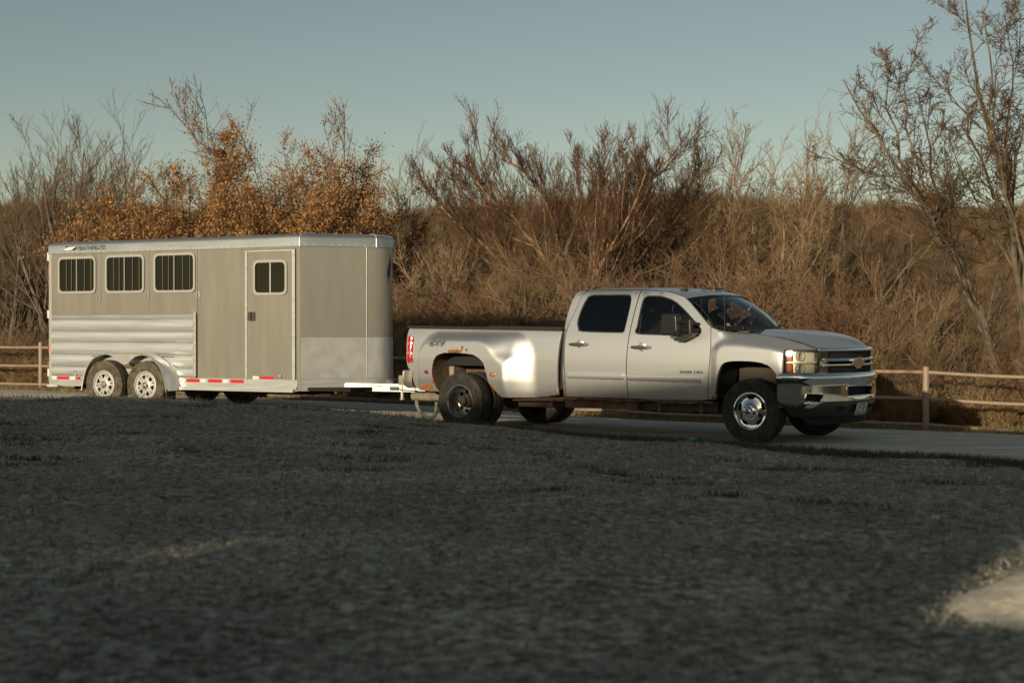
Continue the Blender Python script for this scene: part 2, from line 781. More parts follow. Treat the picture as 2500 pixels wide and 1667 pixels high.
def blade_maker(h0, h1, n, spread, w):
    def mk(rng, x, y, z):
        v, f = [], []
        for i in range(n):
            a = rng.random() * 6.283
            px, py = x + rng.uniform(-spread, spread), y + rng.uniform(-spread, spread)
            h = rng.uniform(h0, h1)
            lx, ly = rng.gauss(0, 0.45) * h, rng.gauss(0, 0.45) * h
            ww = w * rng.uniform(0.6, 1.3)
            k = len(v)
            v += [(px - ww * math.cos(a), py - ww * math.sin(a), z - 0.01), (px + ww * math.cos(a), py + ww * math.sin(a), z - 0.01),
                  (px + lx, py + ly, z + h)]
            f.append((k, k + 1, k + 2))
        return v, f
    return mk


def pebble(rng, x, y, z):
    s = rng.uniform(0.005, 0.012) * (1 + 1.0 * (rng.random() < 0.06))
    a, b, c = s * rng.uniform(0.7, 1.5), s * rng.uniform(0.7, 1.5), s * rng.uniform(0.4, 0.8)
    t = rng.random() * 6.28
    ct, st = math.cos(t), math.sin(t)
    v = [(x + a * ct, y + a * st, z - c * .2), (x - b * st, y + b * ct, z - c * .2), (x - a * ct, y - a * st, z - c * .2), (x + b * st, y - b * ct, z - c * .2),
         (x + rng.uniform(-.3, .3) * s, y, z + c), (x, y, z - c)]
    return v[:5], [(0, 1, 4), (1, 2, 4), (2, 3, 4), (3, 0, 4)]


rg = np.random.default_rng(5)


def in_view(n, d0, d1, power=1.0, pad=0.6):
    d = d0 + (d1 - d0) * rg.random(n) ** power
    x = (rg.random(n) * 2 - 1) * (0.338 * d + pad)
    return np.column_stack([x, d])


mat('grass_dark', (0.055, 0.06, 0.035), 0.9, col2=(0.12, 0.105, 0.06), vscale=2.5, spec=0.2)
mat('grass_dry', (0.30, 0.23, 0.12), 0.9, col2=(0.16, 0.12, 0.06), vscale=3.0, spec=0.2)
mat('grass_grey', (0.34, 0.335, 0.30), 0.95, col2=(0.13, 0.13, 0.105), vscale=5.0, spec=0.15)
mat('pebbles', (0.50, 0.47, 0.40), 0.9, col2=(0.24, 0.225, 0.19), vscale=9.0, spec=0.2)

# thick grass along the verge and the crest in front of the trailer
px = rg.uniform(-16, 12, 16000)
pt = rg.normal(0.0, 0.32, 16000)
pts = np.column_stack([px, np.interp(px, EX, EY) + 0.25 + pt])
scatter('verge_grass', pts, blade_maker(0.03, 0.10, 4, 0.05, 0.007), MATS['grass_dark'],
        'dark tufted grass edging the drive', 'grass')
# short thin grass over the yard
p2 = in_view(16000, 3.5, 21, 0.8)
keep = np.interp(p2[:, 0], EX, EY) - p2[:, 1] > 0.2
n2 = vnoise(p2[:, 0] * 1.3, p2[:, 1] * 1.3, 8)
keep &= rg.random(len(p2)) < 0.25 + n2
scatter('yard_grass', p2[keep], blade_maker(0.012, 0.045, 4, 0.04, 0.006), MATS['grass_grey'],
        'short faded grass scattered over the shaded yard', 'grass')
p3 = in_view(44000, 3.5, 20, 0.72)
keep = np.interp(p3[:, 0], EX, EY) - p3[:, 1] > 0.1
scatter('yard_pebbles', p3[keep], pebble, MATS['pebbles'], 'small pale stones strewn over the shaded yard', 'gravel')
p4 = in_view(28000, 15, 30, 1.0)
tt = np.interp(p4[:, 0], EX, EY) - p4[:, 1]
fy = 25.0 + (p4[:, 0] - 6.83) * (10.7 / -17.93)
keep = (tt < -0.8) & (p4[:, 1] < fy - 1)
scatter('road_pebbles', p4[keep], pebble, mat('road_stone', (0.80, 0.75, 0.66), .9, col2=(.5, .47, .40), vscale=20), 'loose stones lying on the gravel drive', 'gravel')
# dark tufts in the yard
cl = in_view(50, 7, 20.5, .6)
cl = cl[np.interp(cl[:, 0], EX, EY) - cl[:, 1] > .4]
pts = np.concatenate([c + rg.normal(size=(26, 2)) * np.array([.17, .09]) * rg.uniform(.6, 1.5) for c in cl])
scatter('dark_tufts', pts, blade_maker(0.015, 0.05, 4, 0.03, 0.007), MATS['grass_dark'], 'small dark tufts of grass dotted over the yard', 'grass')
# fallen leaves and a few larger stones in the yard


def dead_leaf(rng, x, y, z):
    a, s_ = rng.random() * 6.28, rng.uniform(.018, .034)
    c, d = math.cos(a) * s_, math.sin(a) * s_
    h = rng.uniform(.004, .02)
    return [(x - c, y - d, z + .004), (x + d * .5, y - c * .5, z + h), (x + c, y + d, z + .006), (x - d * .5, y + c * .5, z + h * .6)], [(0, 1, 2), (0, 2, 3)]


pl5 = in_view(1200, 4, 21, .8)
scatter('fallen_leaves', pl5[np.interp(pl5[:, 0], EX, EY) - pl5[:, 1] > .1], dead_leaf, mat('leaf_dead', (0.30, 0.17, 0.08), .9, col2=(.16, .09, .045), vscale=6), 'brown fallen leaves scattered over the yard', 'leaves')


def stone(rng, x, y, z):
    s_ = rng.uniform(.02, .045)
    v = []
    for k in range(6):
        a = k * math.pi / 3
        q = s_ * rng.uniform(.7, 1.2)
        v.append((x + q * math.cos(a), y + q * math.sin(a) * .8, z - .005))
    for k in range(6):
        a = k * math.pi / 3 + .2
        q = s_ * rng.uniform(.4, .7)
        v.append((x + q * math.cos(a), y + q * math.sin(a) * .8, z + s_ * rng.uniform(.35, .6)))
    return v, [(k, (k + 1) % 6, (k + 1) % 6 + 6, k + 6) for k in range(6)] + [(6, 7, 8, 9, 10, 11)]


pl6 = in_view(250, 4.5, 20, .8)
scatter('yard_stones', pl6[np.interp(pl6[:, 0], EX, EY) - pl6[:, 1] > .3], stone, MATS['pebbles'], 'larger pale stones here and there in the yard', 'gravel')
# dry grass along the fence foot
px = rg.uniform(-24, 14, 15000)
pts = np.column_stack([px, 25.0 + (px - 6.83) * (10.7 / -17.93) + rg.normal(0.3, 0.75, 15000)])
scatter('fence_grass', pts, blade_maker(0.03, 0.13, 4, 0.07, 0.008), MATS['grass_dry'],
        'dry golden grass along the foot of the pipe fence', 'grass')


# ------------------------------------------------------------------ pipe fence
def build_fence():
    mat('pipe_paint', (0.31, 0.235, 0.165), 0.5, var=0.12, vscale=5, bump=0.15, bscale=60)
    mat('pipe_rust', (0.24, 0.115, 0.06), 0.75, col2=(0.36, 0.27, 0.19), vscale=7)
    root = empty('pipe_fence', (6.83, 25.0, gz(6.83, 25)))
    tag(root, 'tan three-rail pipe fence running behind the truck and trailer', 'fence')
    bz = root.location.z
    d = (FENCE_L - FENCE_R)
    u = d.normalized()
    N = d.length / 7.0

    def zat(s, r, l):
        return r + (l - r) * s / d.length
    ks = list(range(-3, 11))
    post = MB()
    post.lathe([(0.001, 1.075), (0.03, 1.072), (0.05, 1.06), (0.054, 1.04), (0.054, -0.4)], 20, 'z')
    pm = None
    for k in ks:
        s = k * N
        p = FENCE_R + u * s
        z = zat(s, -0.27, 0.04)
        if pm is None:
            o = post.build('post', MATS['pipe_paint'], root, 40)
            pm = o.data
        else:
            o = link('post', pm, None, root)
        o.location = (p.x - root.location.x, p.y - root.location.y, z - bz)
    for r0, l0, nm in ((0.704, 0.985, 0), (0.268, 0.551, 1), (-0.16, 0.117, 2)):
        for k in ks[:-1]:
            s0, s1 = k * N + 0.05, (k + 1) * N - 0.05
            a = FENCE_R + u * s0
            b = FENCE_R + u * s1
            rust = (nm == 0 and k == 0)
            mb = MB()
            pts = []
            for j in range(9):
                t = j / 8
                q = a.lerp(b, t)
                sag = -0.012 * math.sin(math.pi * t) * (1 + (k % 3))
                pts.append((q.x - root.location.x, q.y - root.location.y, zat(s0 + (s1 - s0) * t, r0, l0) - bz + sag))
            mb.tube(pts, 0.031, 12)
            o = mb.build('rail', MATS['pipe_rust' if rust else 'pipe_paint'], root, 40)
            if rust:
                o['label'] = 'rusty bare stretch of the top rail'
    return root


build_fence()


# ------------------------------------------------------------------ the shed behind the viewpoint (its shade lies over the yard)
def build_shed():
    mat('shed_metal', (0.42, 0.36, 0.28), 0.55, 0.2, var=0.06)
    mat('shed_roof', (0.25, 0.25, 0.25), 0.5, 0.5, var=0.1)
    zg = 0.3
    root = empty('long_shed', (-19, -6, zg))
    tag(root, 'long metal-sided shed behind the viewpoint whose shade covers the yard', 'shed')
    top = 5.50 - zg
    X0, X1 = -42 + 19, -5.72 + 19      # local
    # front wall (y=0) and back wall (y=-2): each with an opening added to let a light streak onto the yard
    w = MB()
    f = -8.58 + 19
    w.prism([(X0, -0.6), (X1, -0.6), (X1, top), (X0, top)], 0.0, -0.08,
            [[(f - 0.19, 2.585), (f + 0.19, 2.585), (f + 0.19, 2.645), (f - 0.19, 2.645)]])
    w.build('wall', MATS['shed_metal'], root)
    b = f - 1.064
    w = MB()
    w.prism([(X0, -0.6), (X1, -0.6), (X1, top), (X0, top)], -2.0, -2.08,
            [[(b - 0.4, 2.85), (b + 0.4, 2.85), (b + 0.4, 3.2), (b - 0.4, 3.2)]])
    w.build('wall', MATS['shed_metal'], root)
    for x in (X0, X1 - 0.08):
        MB().box(x, x + 0.08, -2.0, -0.08, -0.6, top).build('wall', MATS['shed_metal'], root)
    r = MB()
    r.add([(X0 - 0.2, 0.18, top), (X1 + 0.1, 0.18, top), (X1 + 0.1, -1.04, top + 0.12), (X0 - 0.2, -1.04, top + 0.12),
           (X1 + 0.1, -2.2, top), (X0 - 0.2, -2.2, top),
           (X0 - 0.2, 0.18, top + .08), (X1 + 0.1, 0.18, top + .08), (X1 + 0.1, -1.04, top + 0.20), (X0 - 0.2, -1.04, top + 0.20),
           (X1 + 0.1, -2.2, top + .08), (X0 - 0.2, -2.2, top + .08)],
          [(0, 1, 2, 3), (3, 2, 4, 5), (6, 9, 8, 7), (9, 11, 10, 8), (0, 6, 7, 1), (5, 4, 10, 11),
           (0, 3, 9, 6), (3, 5, 11, 9), (1, 7, 8, 2), (2, 8, 10, 4)])
    r.build('roof', MATS['shed_roof'], root)
    d = MB()
    d.box(X1 - 12, X1 - 8, 0.01, 0.06, -0.4, 3.2)
    d.build('sliding_door', MATS['shed_roof'], root)


build_shed()


def build_shade_bales():  # bales added out of view to shade the ground below the sun patch
    mat('straw', (0.34, 0.26, 0.13), 0.95, col2=(0.20, 0.15, 0.07), vscale=20, bump=0.6, bscale=50)
    mb = MB()
    pr = [(0.001, -0.75), (0.74, -0.75), (0.82, -0.70), (0.83, 0), (0.82, 0.70), (0.74, 0.75), (0.001, 0.75)]
    mb.lathe(pr, 40, 'x')
    for i, (x, y, r) in enumerate([(-1.55, -3.0, 4), (-3.2, -3.1, -3)]):
        o = mb.build('shade_bale', MATS['straw'], None, 40) if i == 0 else link('shade_bale', bpy.data.meshes['shade_bale'], None)
        o.location = (x, y, gz(x, y) + 0.80)
        o.rotation_euler = (0, 0, R(r))
        tag(o, ['unseen round bale added to block the sun, the one farther right', 'unseen round bale added to block the sun, nearer the shed'][i],
            'straw bale', 'sun blockers')


build_shade_bales()


def build_sun_patch():
    """added low mound, paler than the turf, standing in for a sunlit ground patch"""
    mat('sun_patch_pale', (0.74, 0.66, 0.52), 0.95, col2=(0.48, 0.425, 0.335), vscale=14, bump=0.8, bscale=40, spec=.15)  # pale colour carries part of the sun patch's brightness
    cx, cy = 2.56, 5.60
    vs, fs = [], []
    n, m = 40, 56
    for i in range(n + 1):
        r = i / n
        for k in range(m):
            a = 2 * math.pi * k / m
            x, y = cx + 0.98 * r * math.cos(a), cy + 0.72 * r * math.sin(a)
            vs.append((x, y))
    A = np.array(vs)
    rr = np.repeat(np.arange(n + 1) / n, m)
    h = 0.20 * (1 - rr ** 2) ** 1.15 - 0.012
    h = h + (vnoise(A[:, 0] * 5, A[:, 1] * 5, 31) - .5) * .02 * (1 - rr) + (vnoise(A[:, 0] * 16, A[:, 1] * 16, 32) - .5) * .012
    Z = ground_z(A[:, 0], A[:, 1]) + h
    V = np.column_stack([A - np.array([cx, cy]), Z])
    for i in range(n):
        for k in range(m):
            k2 = (k + 1) % m
            fs.append((i * m + k, (i + 1) * m + k, (i + 1) * m + k2, i * m + k2))
    me = bpy.data.meshes.new('sun_patch_mound')
    me.from_pydata(V.tolist(), [], fs)
    me.validate()
    for q in me.polygons:
        q.use_smooth = True
    o = link('sun_patch_mound', me, MATS['sun_patch_pale'])
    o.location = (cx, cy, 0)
    tag(o, 'added pale mound standing in for a sunlit patch of ground, bottom right corner', 'gravel heap')


build_sun_patch()

# ================================================================== wheels shared by both vehicles
def tire_mesh(name, Rt, Rr, w, n=96, lug=0.007):
    """tyre, axis along y, centred; outer face at -y"""
    h = w / 2
    prof = [(Rr - 0.012, -h * 0.80), (Rr + 0.004, -h * 0.88), (Rr + (Rt - Rr) * 0.22, -h * 0.99), (Rr + (Rt - Rr) * 0.5, -h * 1.06),
            (Rr + (Rt - Rr) * 0.74, -h * 1.0), (Rt - 0.022, -h * 0.93), (Rt - 0.004, -h * 0.84)]
    tread = []
    for k, (a, b) in enumerate(((-0.80, -0.46), (-0.40, -0.05), (0.05, 0.40), (0.46, 0.80))):
        tread += [(Rt - 0.008, h * (a - 0.025)), (Rt + (0.0 if k in (0, 3) else 0.003), h * a), (Rt + (0.0 if k in (0, 3) else 0.003), h * b), (Rt - 0.008, h * (b + 0.025))]
    full = prof + tread + [(r, -t) for r, t in reversed(prof)]
    mb = MB()
    m = len(full)
    vs, fs = [], []
    for k in range(n):
        a = 2 * math.pi * k / n
        c, s = math.cos(a), math.sin(a)
        for i, (r, t) in enumerate(full):
            rr = r
            if r > Rt - 0.03 and (i in (5, 6, 7, 8, 9) or i in (m - 6, m - 7, m - 8, m - 9, m - 10)):
                rr = r - (lug if (k % 4) >= 2 else 0)
            elif r > Rt - 0.005 and ((k + i * 2) % 6) < 1:
                rr = r - lug * 0.7
            vs.append((rr * c, t, rr * s))
    for k in range(n):
        k2 = (k + 1) % n
        for i in range(m - 1):
            fs.append((k * m + i, k2 * m + i, k2 * m + i + 1, k * m + i + 1))
    mb.add(vs, fs)
    # raised ring and lettering blocks on the sidewall
    mb.lathe([(Rr + (Rt - Rr) * 0.60, -h * 1.045), (Rr + (Rt - Rr) * 0.62, -h * 1.075), (Rr + (Rt - Rr) * 0.64, -h * 1.035)], n)
    return mb


def circle(cx, cz, r, n=24, sx_=1.0, sz=1.0, rot=0.0):
    out = []
    for k in range(n):
        a = 2 * math.pi * k / n
        x, z = r * sx_ * math.cos(a), r * sz * math.sin(a)
        out.append((cx + x * math.cos(rot) - z * math.sin(rot), cz + x * math.sin(rot) + z * math.cos(rot)))
    return out


def disc_face(mb, r, holes, fn, step=0.03, depth=0.02):
    vs, fs, bd = cdt(circle(0, 0, r, 64), holes, step)
    V = [(x, fn(math.hypot(x, z)), z) for x, z in vs]
    F = [tuple(q) for q in fs]
    idx = {}
    for a, b in bd:
        for q in (a, b):
            if q not in idx:
                idx[q] = len(V)
                V.append((V[q][0], V[q][1] + depth, V[q][2]))
        F.append((b, a, idx[a], idx[b]))
    mb.add(V, F)


mat('tire_rubber', (0.035, 0.034, 0.032), 0.85, var=0.25, vscale=14, bump=0.2, bscale=60, spec=0.25)
mat('tire_dusty', (0.16, 0.13, 0.09), 0.9, col2=(0.07, 0.058, 0.045), vscale=10, bump=0.2, bscale=60, spec=0.2)
mat('tire_truck', (0.06, 0.055, 0.048), 0.88, col2=(0.028, 0.027, 0.025), vscale=9, bump=0.2, bscale=60, spec=0.2)
mat('chrome', (0.90, 0.90, 0.90), 0.07, 1.0, var=0.02, vscale=3)
mat('alloy', (0.74, 0.73, 0.70), 0.30, 0.7, var=0.06)
mat('cast_alloy', (0.72, 0.70, 0.66), 0.38, 0.6, var=0.06)
mat('aluminium', (0.60, 0.61, 0.60), 0.42, 0.7, var=0.06, vscale=2, stretch=(1, 1, 8))
mat('alu_slat', (0.66, 0.67, 0.66), 0.38, 0.6, var=0.09, vscale=2, bump=0.12, bscale=2.0, stretch=(0.6, 1, 10))
mat('roof_alu', (0.50, 0.515, 0.515), 0.42, 0.85, var=0.05, vscale=2, stretch=(1, 1, 8))
mat('skin_nose', (0.36, 0.345, 0.30), 0.30, 0.45, var=0.05, vscale=2.2, stretch=(3.0, 1, 0.35))
mat('alu_bright', (0.70, 0.70, 0.68), 0.45, 0.6, var=.08)
mat('skin_tan', (0.275, 0.255, 0.215), 0.40, 0.25, var=0.07, vscale=2.2, bump=0.22, bscale=1.6, stretch=(3.0, 1, 0.35))
mat('frame_white', (0.40, 0.39, 0.355), 0.45)
mat('black_rubber', (0.02, 0.02, 0.02), 0.7)
mat('black_trim', (0.022, 0.021, 0.02), 0.45)
mat('void_dark', (0.015, 0.014, 0.013), 0.95)
mat('well_brown', (0.15, 0.105, 0.07), 0.9, var=0.35, vscale=6)
mat('tape_red', (0.62, 0.02, 0.02), 0.4)
mat('tape_white', (0.72, 0.74, 0.74), 0.4)
mat('lamp_red', (0.42, 0.012, 0.02), 0.18, coat=0.6)
mat('lamp_red_light', (0.75, 0.10, 0.14), 0.15, coat=0.6)
mat('lamp_amber', (0.75, 0.16, 0.02), 0.2, coat=0.5)
mat('decal_black', (0.018, 0.018, 0.02), 0.4)
mat('decal_white', (0.75, 0.75, 0.73), 0.5)
mat('handle_dark', (0.075, 0.06, 0.05), 0.4)
mat('galvanised', (0.50, 0.49, 0.46), 0.5, 0.6, var=0.1)
glass_mat('glass_dark', (0.06, 0.062, 0.058))
mat('bar_dull', (0.17, 0.165, 0.12), 0.6, 0.2)


# ================================================================== horse trailer
def build_trailer():
    T = empty('horse_trailer', (-2.730, 23.896, 0.0), -R(28.5))
    tag(T, 'tan and bare aluminium horse trailer with three barred stall windows, hitched to the truck', 'trailer')
    W = 1.05
    ZB, ZT = 0.475, 2.67
    x0, x1 = -5.16, 0.03

    def wall_fn(y):
        return lambda x, z: (x, y, z)

    def rrect(a, b, c, d, r=0.09):
        return rounded([(a, c), (b, c), (b, d), (a, d)], r, 5)
    wins = [(-4.943, -4.099, 2.002, 2.614), (-3.895, -3.056, 1.998, 2.620), (-2.859, -2.002, 1.994, 2.625)]
    seams = [-5.09, -3.99, -2.95, -2.03 + 0.06]
    # upper skins, one sheet per stall bay
    xb = [-5.095, -3.995, -2.955, -1.97]
    for side in (1, -1):
        for i in range(3):
            w = wins[i]
            hole = rrect(w[0] + 0.03, w[1] - 0.03, w[2] + 0.03, w[3] - 0.03)
            skin('wall_panel', [(xb[i] + .002, 1.655), (xb[i + 1] - .002, 1.655), (xb[i + 1] - .002, ZT + .02), (xb[i] + .002, ZT + .02)],
                 [hole], wall_fn(-W), MATS['skin_tan'], T, None, 0.03, None, mirror=side < 0)
        # front bay beside the door
        skin('wall_panel', [(-1.966, 0.645), (-1.02, 0.645), (-1.02, ZT + .02), (-1.966, ZT + .02)], [], wall_fn(-W), MATS['skin_tan'], T, None, 0.03, None, mirror=side < 0)
        # corner post and header over the door
        MB().box(-0.05, 0.032, -W - 0.004, -W + 0.05, ZB, ZT + .02).build('corner_post', MATS['skin_tan'], T, mirror=side < 0)
        MB().box(-1.018, -0.052, -W - 0.002, -W + 0.03, 2.63, ZT + .02).build('door_header', MATS['skin_tan'], T, mirror=side < 0)
        # flat grey band and five convex planks
        MB().box(-5.09, -2.04, -W - 0.012, -W + 0.03, 1.585, 1.652).build('belt_rail', MATS['roof_alu'], T, mirror=side < 0)
        zs = [1.583, 1.390, 1.207, 1.006, 0.805, 0.648]
        for i in range(5):
            a, b = zs[i + 1] + 0.003, zs[i] - 0.003
            P = []
            for k in range(9):
                t = k / 8
                bul = 0.020 * (1 - (2 * t - 1) ** 4) + 0.006 * math.sin(t * math.pi * 1.0)
                P.append([(x, -W - bul, a + (b - a) * t) for x in (-5.09, -4.1, -3.1, -2.04)])
            MB().grid(P).build('plank', MATS['alu_slat'], T, 60, mirror=side < 0)
        MB().box(-2.036, -1.985, -W - 0.024, -W + 0.02, 0.66, 1.69).build('seam_strip', MATS['frame_white'], T, mirror=side < 0)
        # rear post
        MB().box(x0, -5.094, -W - 0.006, -W + 0.10, ZB, 2.70).build('rear_post', MATS['frame_white'], T, mirror=side < 0)
        # bottom rails
        MB().box(x0, -0.02, -W - 0.016, -W + 0.05, 0.535, 0.644).build('bottom_rail', MATS['aluminium'], T, mirror=side < 0)
        MB().box(x0 + .01, -0.02, -W - 0.004, -W + 0.05, 0.470, 0.533).build('sill', MATS['aluminium'], T, mirror=side < 0)
        MB().box(-2.28, -0.06, -W - 0.075, -W - 0.006, 0.455, 0.505).build('step_rail', MATS['alu_slat'], T, mirror=side < 0)

    # windows on both sides
    for side in (1, -1):
        for i, w in enumerate(wins):
            o = MB()
            outer = rrect(*w, 0.10)
            inner = rrect(w[0] + 0.038, w[1] - 0.038, w[2] + 0.038, w[3] - 0.038, 0.075)
            o.prism(outer, -W - 0.022, -W - 0.001, [inner])
            fr = o.build('window', MATS['frame_white'], T, 30, mirror=side < 0)
            MB().prism(rrect(w[0] + 0.034, w[1] - 0.034, w[2] + 0.034, w[3] - 0.034, 0.075), -W - 0.002, -W + 0.004).build('pane', MATS['glass_dark'], fr, mirror=side < 0)
            MB().prism(rrect(w[0] + 0.030, w[1] - 0.030, w[2] + 0.030, w[3] - 0.030, 0.075), -W - 0.008, -W - 0.0025,
                       [rrect(w[0] + 0.048, w[1] - 0.048, w[2] + 0.048, w[3] - 0.048, 0.07)]).build('gasket', MATS['black_rubber'], fr, mirror=side < 0)
            xm = (w[0] + w[1]) / 2 - 0.01
            MB().box(xm - 0.012, xm + 0.012, -W - 0.012, -W - 0.003, w[2] + 0.038, w[3] - 0.038).build('mullion', mat('mullion_grey', (.26, .255, .22), .5), fr, mirror=side < 0)
            for k, xx in enumerate((0.22, 0.36, 0.70, 0.87)):
                xq = w[0] + (w[1] - w[0]) * xx
                MB().tube([(xq, -W - 0.010, w[2] + 0.036), (xq, -W - 0.010, w[3] - 0.036)], 0.0055, 8).build('window_bar', MATS['bar_dull'], fr, 40, mirror=side < 0)
            # tie ring at the lower front corner
            lx, lz = w[1] + 0.07, w[2] - 0.045
            t = MB()
            t.box(lx - 0.012, lx + 0.016, -W - 0.012, -W - 0.001, lz - 0.06, lz + 0.06)
            t.tube([(lx - 0.005, -W - 0.014, lz + 0.035), (lx - 0.03, -W - 0.03, lz + 0.02), (lx - 0.035, -W - 0.034, lz - 0.005), (lx - 0.02, -W - 0.03, lz - 0.03), (lx, -W - 0.014, lz - 0.038)], 0.007, 6)
            t.build('tie_ring', MATS['galvanised'], T, 40, mirror=side < 0)

    # door
    for side in (1, -1):
        dw = (-0.847, -0.200, 1.933, 2.473)
        hole = rrect(dw[0] + 0.03, dw[1] - 0.03, dw[2] + 0.03, dw[3] - 0.03)
        D = skin('door', [(-0.965, 0.62), (-0.115, 0.62), (-0.115, 2.60), (-0.965, 2.60)], [hole], wall_fn(-W - 0.012), MATS['skin_tan'], T, None, 0.04, None, mirror=side < 0)
        f = MB()
        f.box(-1.012, -0.968, -W - 0.020, -W + 0.02, 0.60, 2.625)
        f.box(-0.112, -0.056, -W - 0.024, -W + 0.02, 0.60, 2.625)
        f.box(-0.967, -0.113, -W - 0.016, -W + 0.02, 2.603, 2.625)
        f.box(-0.967, -0.113, -W - 0.018, -W + 0.02, 0.585, 0.617)
        f.build('door_frame', MATS['aluminium'], T, mirror=side < 0)
        g = MB()
        g.box(-0.052, -0.044, -W - 0.008, -W + 0.01, 0.60, 2.62)
        g.build('door_seal', MATS['black_rubber'], T, mirror=side < 0)
        o = MB()
        o.prism(rrect(*dw, 0.10), -W - 0.036, -W - 0.013, [rrect(dw[0] + 0.04, dw[1] - 0.04, dw[2] + 0.04, dw[3] - 0.04, 0.075)])
        fr = o.build('window', MATS['frame_white'], T, 30, mirror=side < 0)
        MB().prism(rrect(dw[0] + 0.036, dw[1] - 0.036, dw[2] + 0.036, dw[3] - 0.036, 0.075), -W - 0.017, -W - 0.012).build('pane', MATS['glass_dark'], fr, mirror=side < 0)
        MB().box(-0.535, -0.51, -W - 0.026, -W - 0.0175, dw[2] + 0.042, dw[3] - 0.042).build('mullion', MATS['galvanised'], fr, mirror=side < 0)
        h = MB()
        h.prism(rrect(-0.950, -0.815, 1.540, 1.680, 0.025), -W - 0.032, -W - 0.0125)
        hd = h.build('door_handle', MATS['handle_dark'], D, 30, mirror=side < 0)
        MB().box(-0.888, -0.872, -W - 0.046, -W - 0.033, 1.555, 1.665).build('paddle', MATS['black_trim'], hd, mirror=side < 0)
        # reflective tape
        z0, z1 = 0.578, 0.630
        for k, (a, b) in enumerate(((-4.96, -4.70), (-4.52, -4.44), (-2.186, -1.92), (-1.743, -1.474), (-1.30, -1.04))):
            MB().box(a, b, -W - 0.0185, -W - 0.0165, z0, z1).build('red_reflector', MATS['tape_red'], T, mirror=side < 0)
        for a, b in ((-5.09, -4.98), (-4.67, -4.56), (-2.36, -2.26), (-1.90, -1.79), (-1.45, -1.34)):
            MB().box(a, b, -W - 0.0185, -W - 0.0165, z0, z1).build('white_reflector', MATS['tape_white'], T, mirror=side < 0)
        MB().box(-0.72, -0.46, -W - 0.0145, -W - 0.0125, 0.645, 0.69).build('red_reflector', MATS['tape_red'], D, mirror=side < 0)
        MB().box(-0.87, -0.75, -W - 0.0145, -W - 0.0125, 0.645, 0.69).build('white_reflector', MATS['tape_white'], D, mirror=side < 0)
        lk = MB()
        lk.lathe([(0.001, -0.03), (0.02, -0.028), (0.028, -0.015), (0.03, 0.0)], 14, 'y', (-0.33, -W - 0.013, 0.70))
        lk.build('lock', MATS['galvanised'], D, 40, mirror=side < 0)
        pin = MB()
        pin.tube([(-4.545, -W - 0.03, 0.56), (-4.545, -W - 0.03, 0.70)], 0.008, 8)
        pin.tube([(-4.575, -W - 0.032, 0.70), (-4.545, -W - 0.036, 0.73), (-4.515, -W - 0.032, 0.70)], 0.007, 6)
        pin.build('lock_pin', MATS['galvanised'], T, 40, mirror=side < 0)

    # nose: plan curve from the corner post round to the centre line
    plan = [(0.032, -1.05), (0.40, -0.688), (0.765, -0.328)]
    plan += smooth_loop([(0.765, -0.328), (0.862, -0.225), (0.925, -0.115), (0.945, 0.0)], 0.03, False)[1:]
    plan = plan + [(x, -y) for x, y in reversed(plan[:-1])]
    # split the straight pieces
    pl = []
    for i in range(len(plan) - 1):
        a, b = plan[i], plan[i + 1]
        k = max(1, int(math.dist(a, b) / 0.08))
        for j in range(k):
            pl.append((a[0] + (b[0] - a[0]) * j / k, a[1] + (b[1] - a[1]) * j / k))
    pl.append(plan[-1])
    nrm = []
    for i in range(len(pl)):
        a, b = pl[max(0, i - 1)], pl[min(len(pl) - 1, i + 1)]
        d = Vector((b[0] - a[0], b[1] - a[1])).normalized()
        nrm.append((d.y, -d.x))

    def nose_strip(za, zb, off, n=2):
        return [[(p[0] + q[0] * off, p[1] + q[1] * off, za + (zb - za) * k / (n - 1)) for k in range(n)] for p, q in zip(pl, nrm)]
    mb = MB()
    mb.grid(nose_strip(1.29, ZT + 0.03, 0.0))
    mb.build('nose_skin', MATS['skin_nose'], T, 50)
    mb = MB()
    mb.grid(nose_strip(0.66, 1.289, 0.004))
    stone = mb.build('stone_guard', mat('tread_plate', (0.60, 0.60, 0.58), 0.33, 0.55, var=.08), T, 50)
    mb = MB()
    mb.grid(nose_strip(0.585, 0.658, 0.012))
    mb.build('nose_rail', MATS['aluminium'], T, 50)
    mb = MB()
    mb.grid(nose_strip(0.475, 0.583, 0.006))
    mb.build('nose_sill', MATS['aluminium'], T, 50)
    # raised treads of the stone guard
    cum = [0]
    for i in range(1, len(pl)):
        cum.append(cum[-1] + math.dist(pl[i - 1], pl[i]))

    def at_s(s):
        i = int(np.searchsorted(cum, s)) - 1
        i = min(max(i, 0), len(pl) - 2)
        t = (s - cum[i]) / (cum[i + 1] - cum[i])
        p = (pl[i][0] + (pl[i + 1][0] - pl[i][0]) * t, pl[i][1] + (pl[i + 1][1] - pl[i][1]) * t)
        d = Vector((pl[i + 1][0] - pl[i][0], pl[i + 1][1] - pl[i][1])).normalized()
        return p, d
    mb = MB()
    st = 0.033
    ns = int((cum[-1] - 0.04) / st)
    for i in range(ns):
        for j in range(18):
            s, z = 0.03 + i * st, 0.685 + j * st
            p, d = at_s(s)
            sg = 1 if (i + j) % 2 else -1
            nx, ny = d.y, -d.x
            a, b = 0.014, 0.0045

            def q(u, v, o):
                return (p[0] + d.x * u + nx * (0.004 + o), p[1] + d.y * u + ny * (0.004 + o), z + v)
            c, e = 0.707 * a, 0.707 * b * sg
            vs = [q(-c, -c * sg, 0.0005), q(e, -e * 1.0 if sg > 0 else -e, 0.0005), q(c, c * sg, 0.0005), q(-e, e, 0.0005), q(0, 0, 0.0045)]
            mb.add(vs, [(0, 1, 4), (1, 2, 4), (2, 3, 4), (3, 0, 4)])
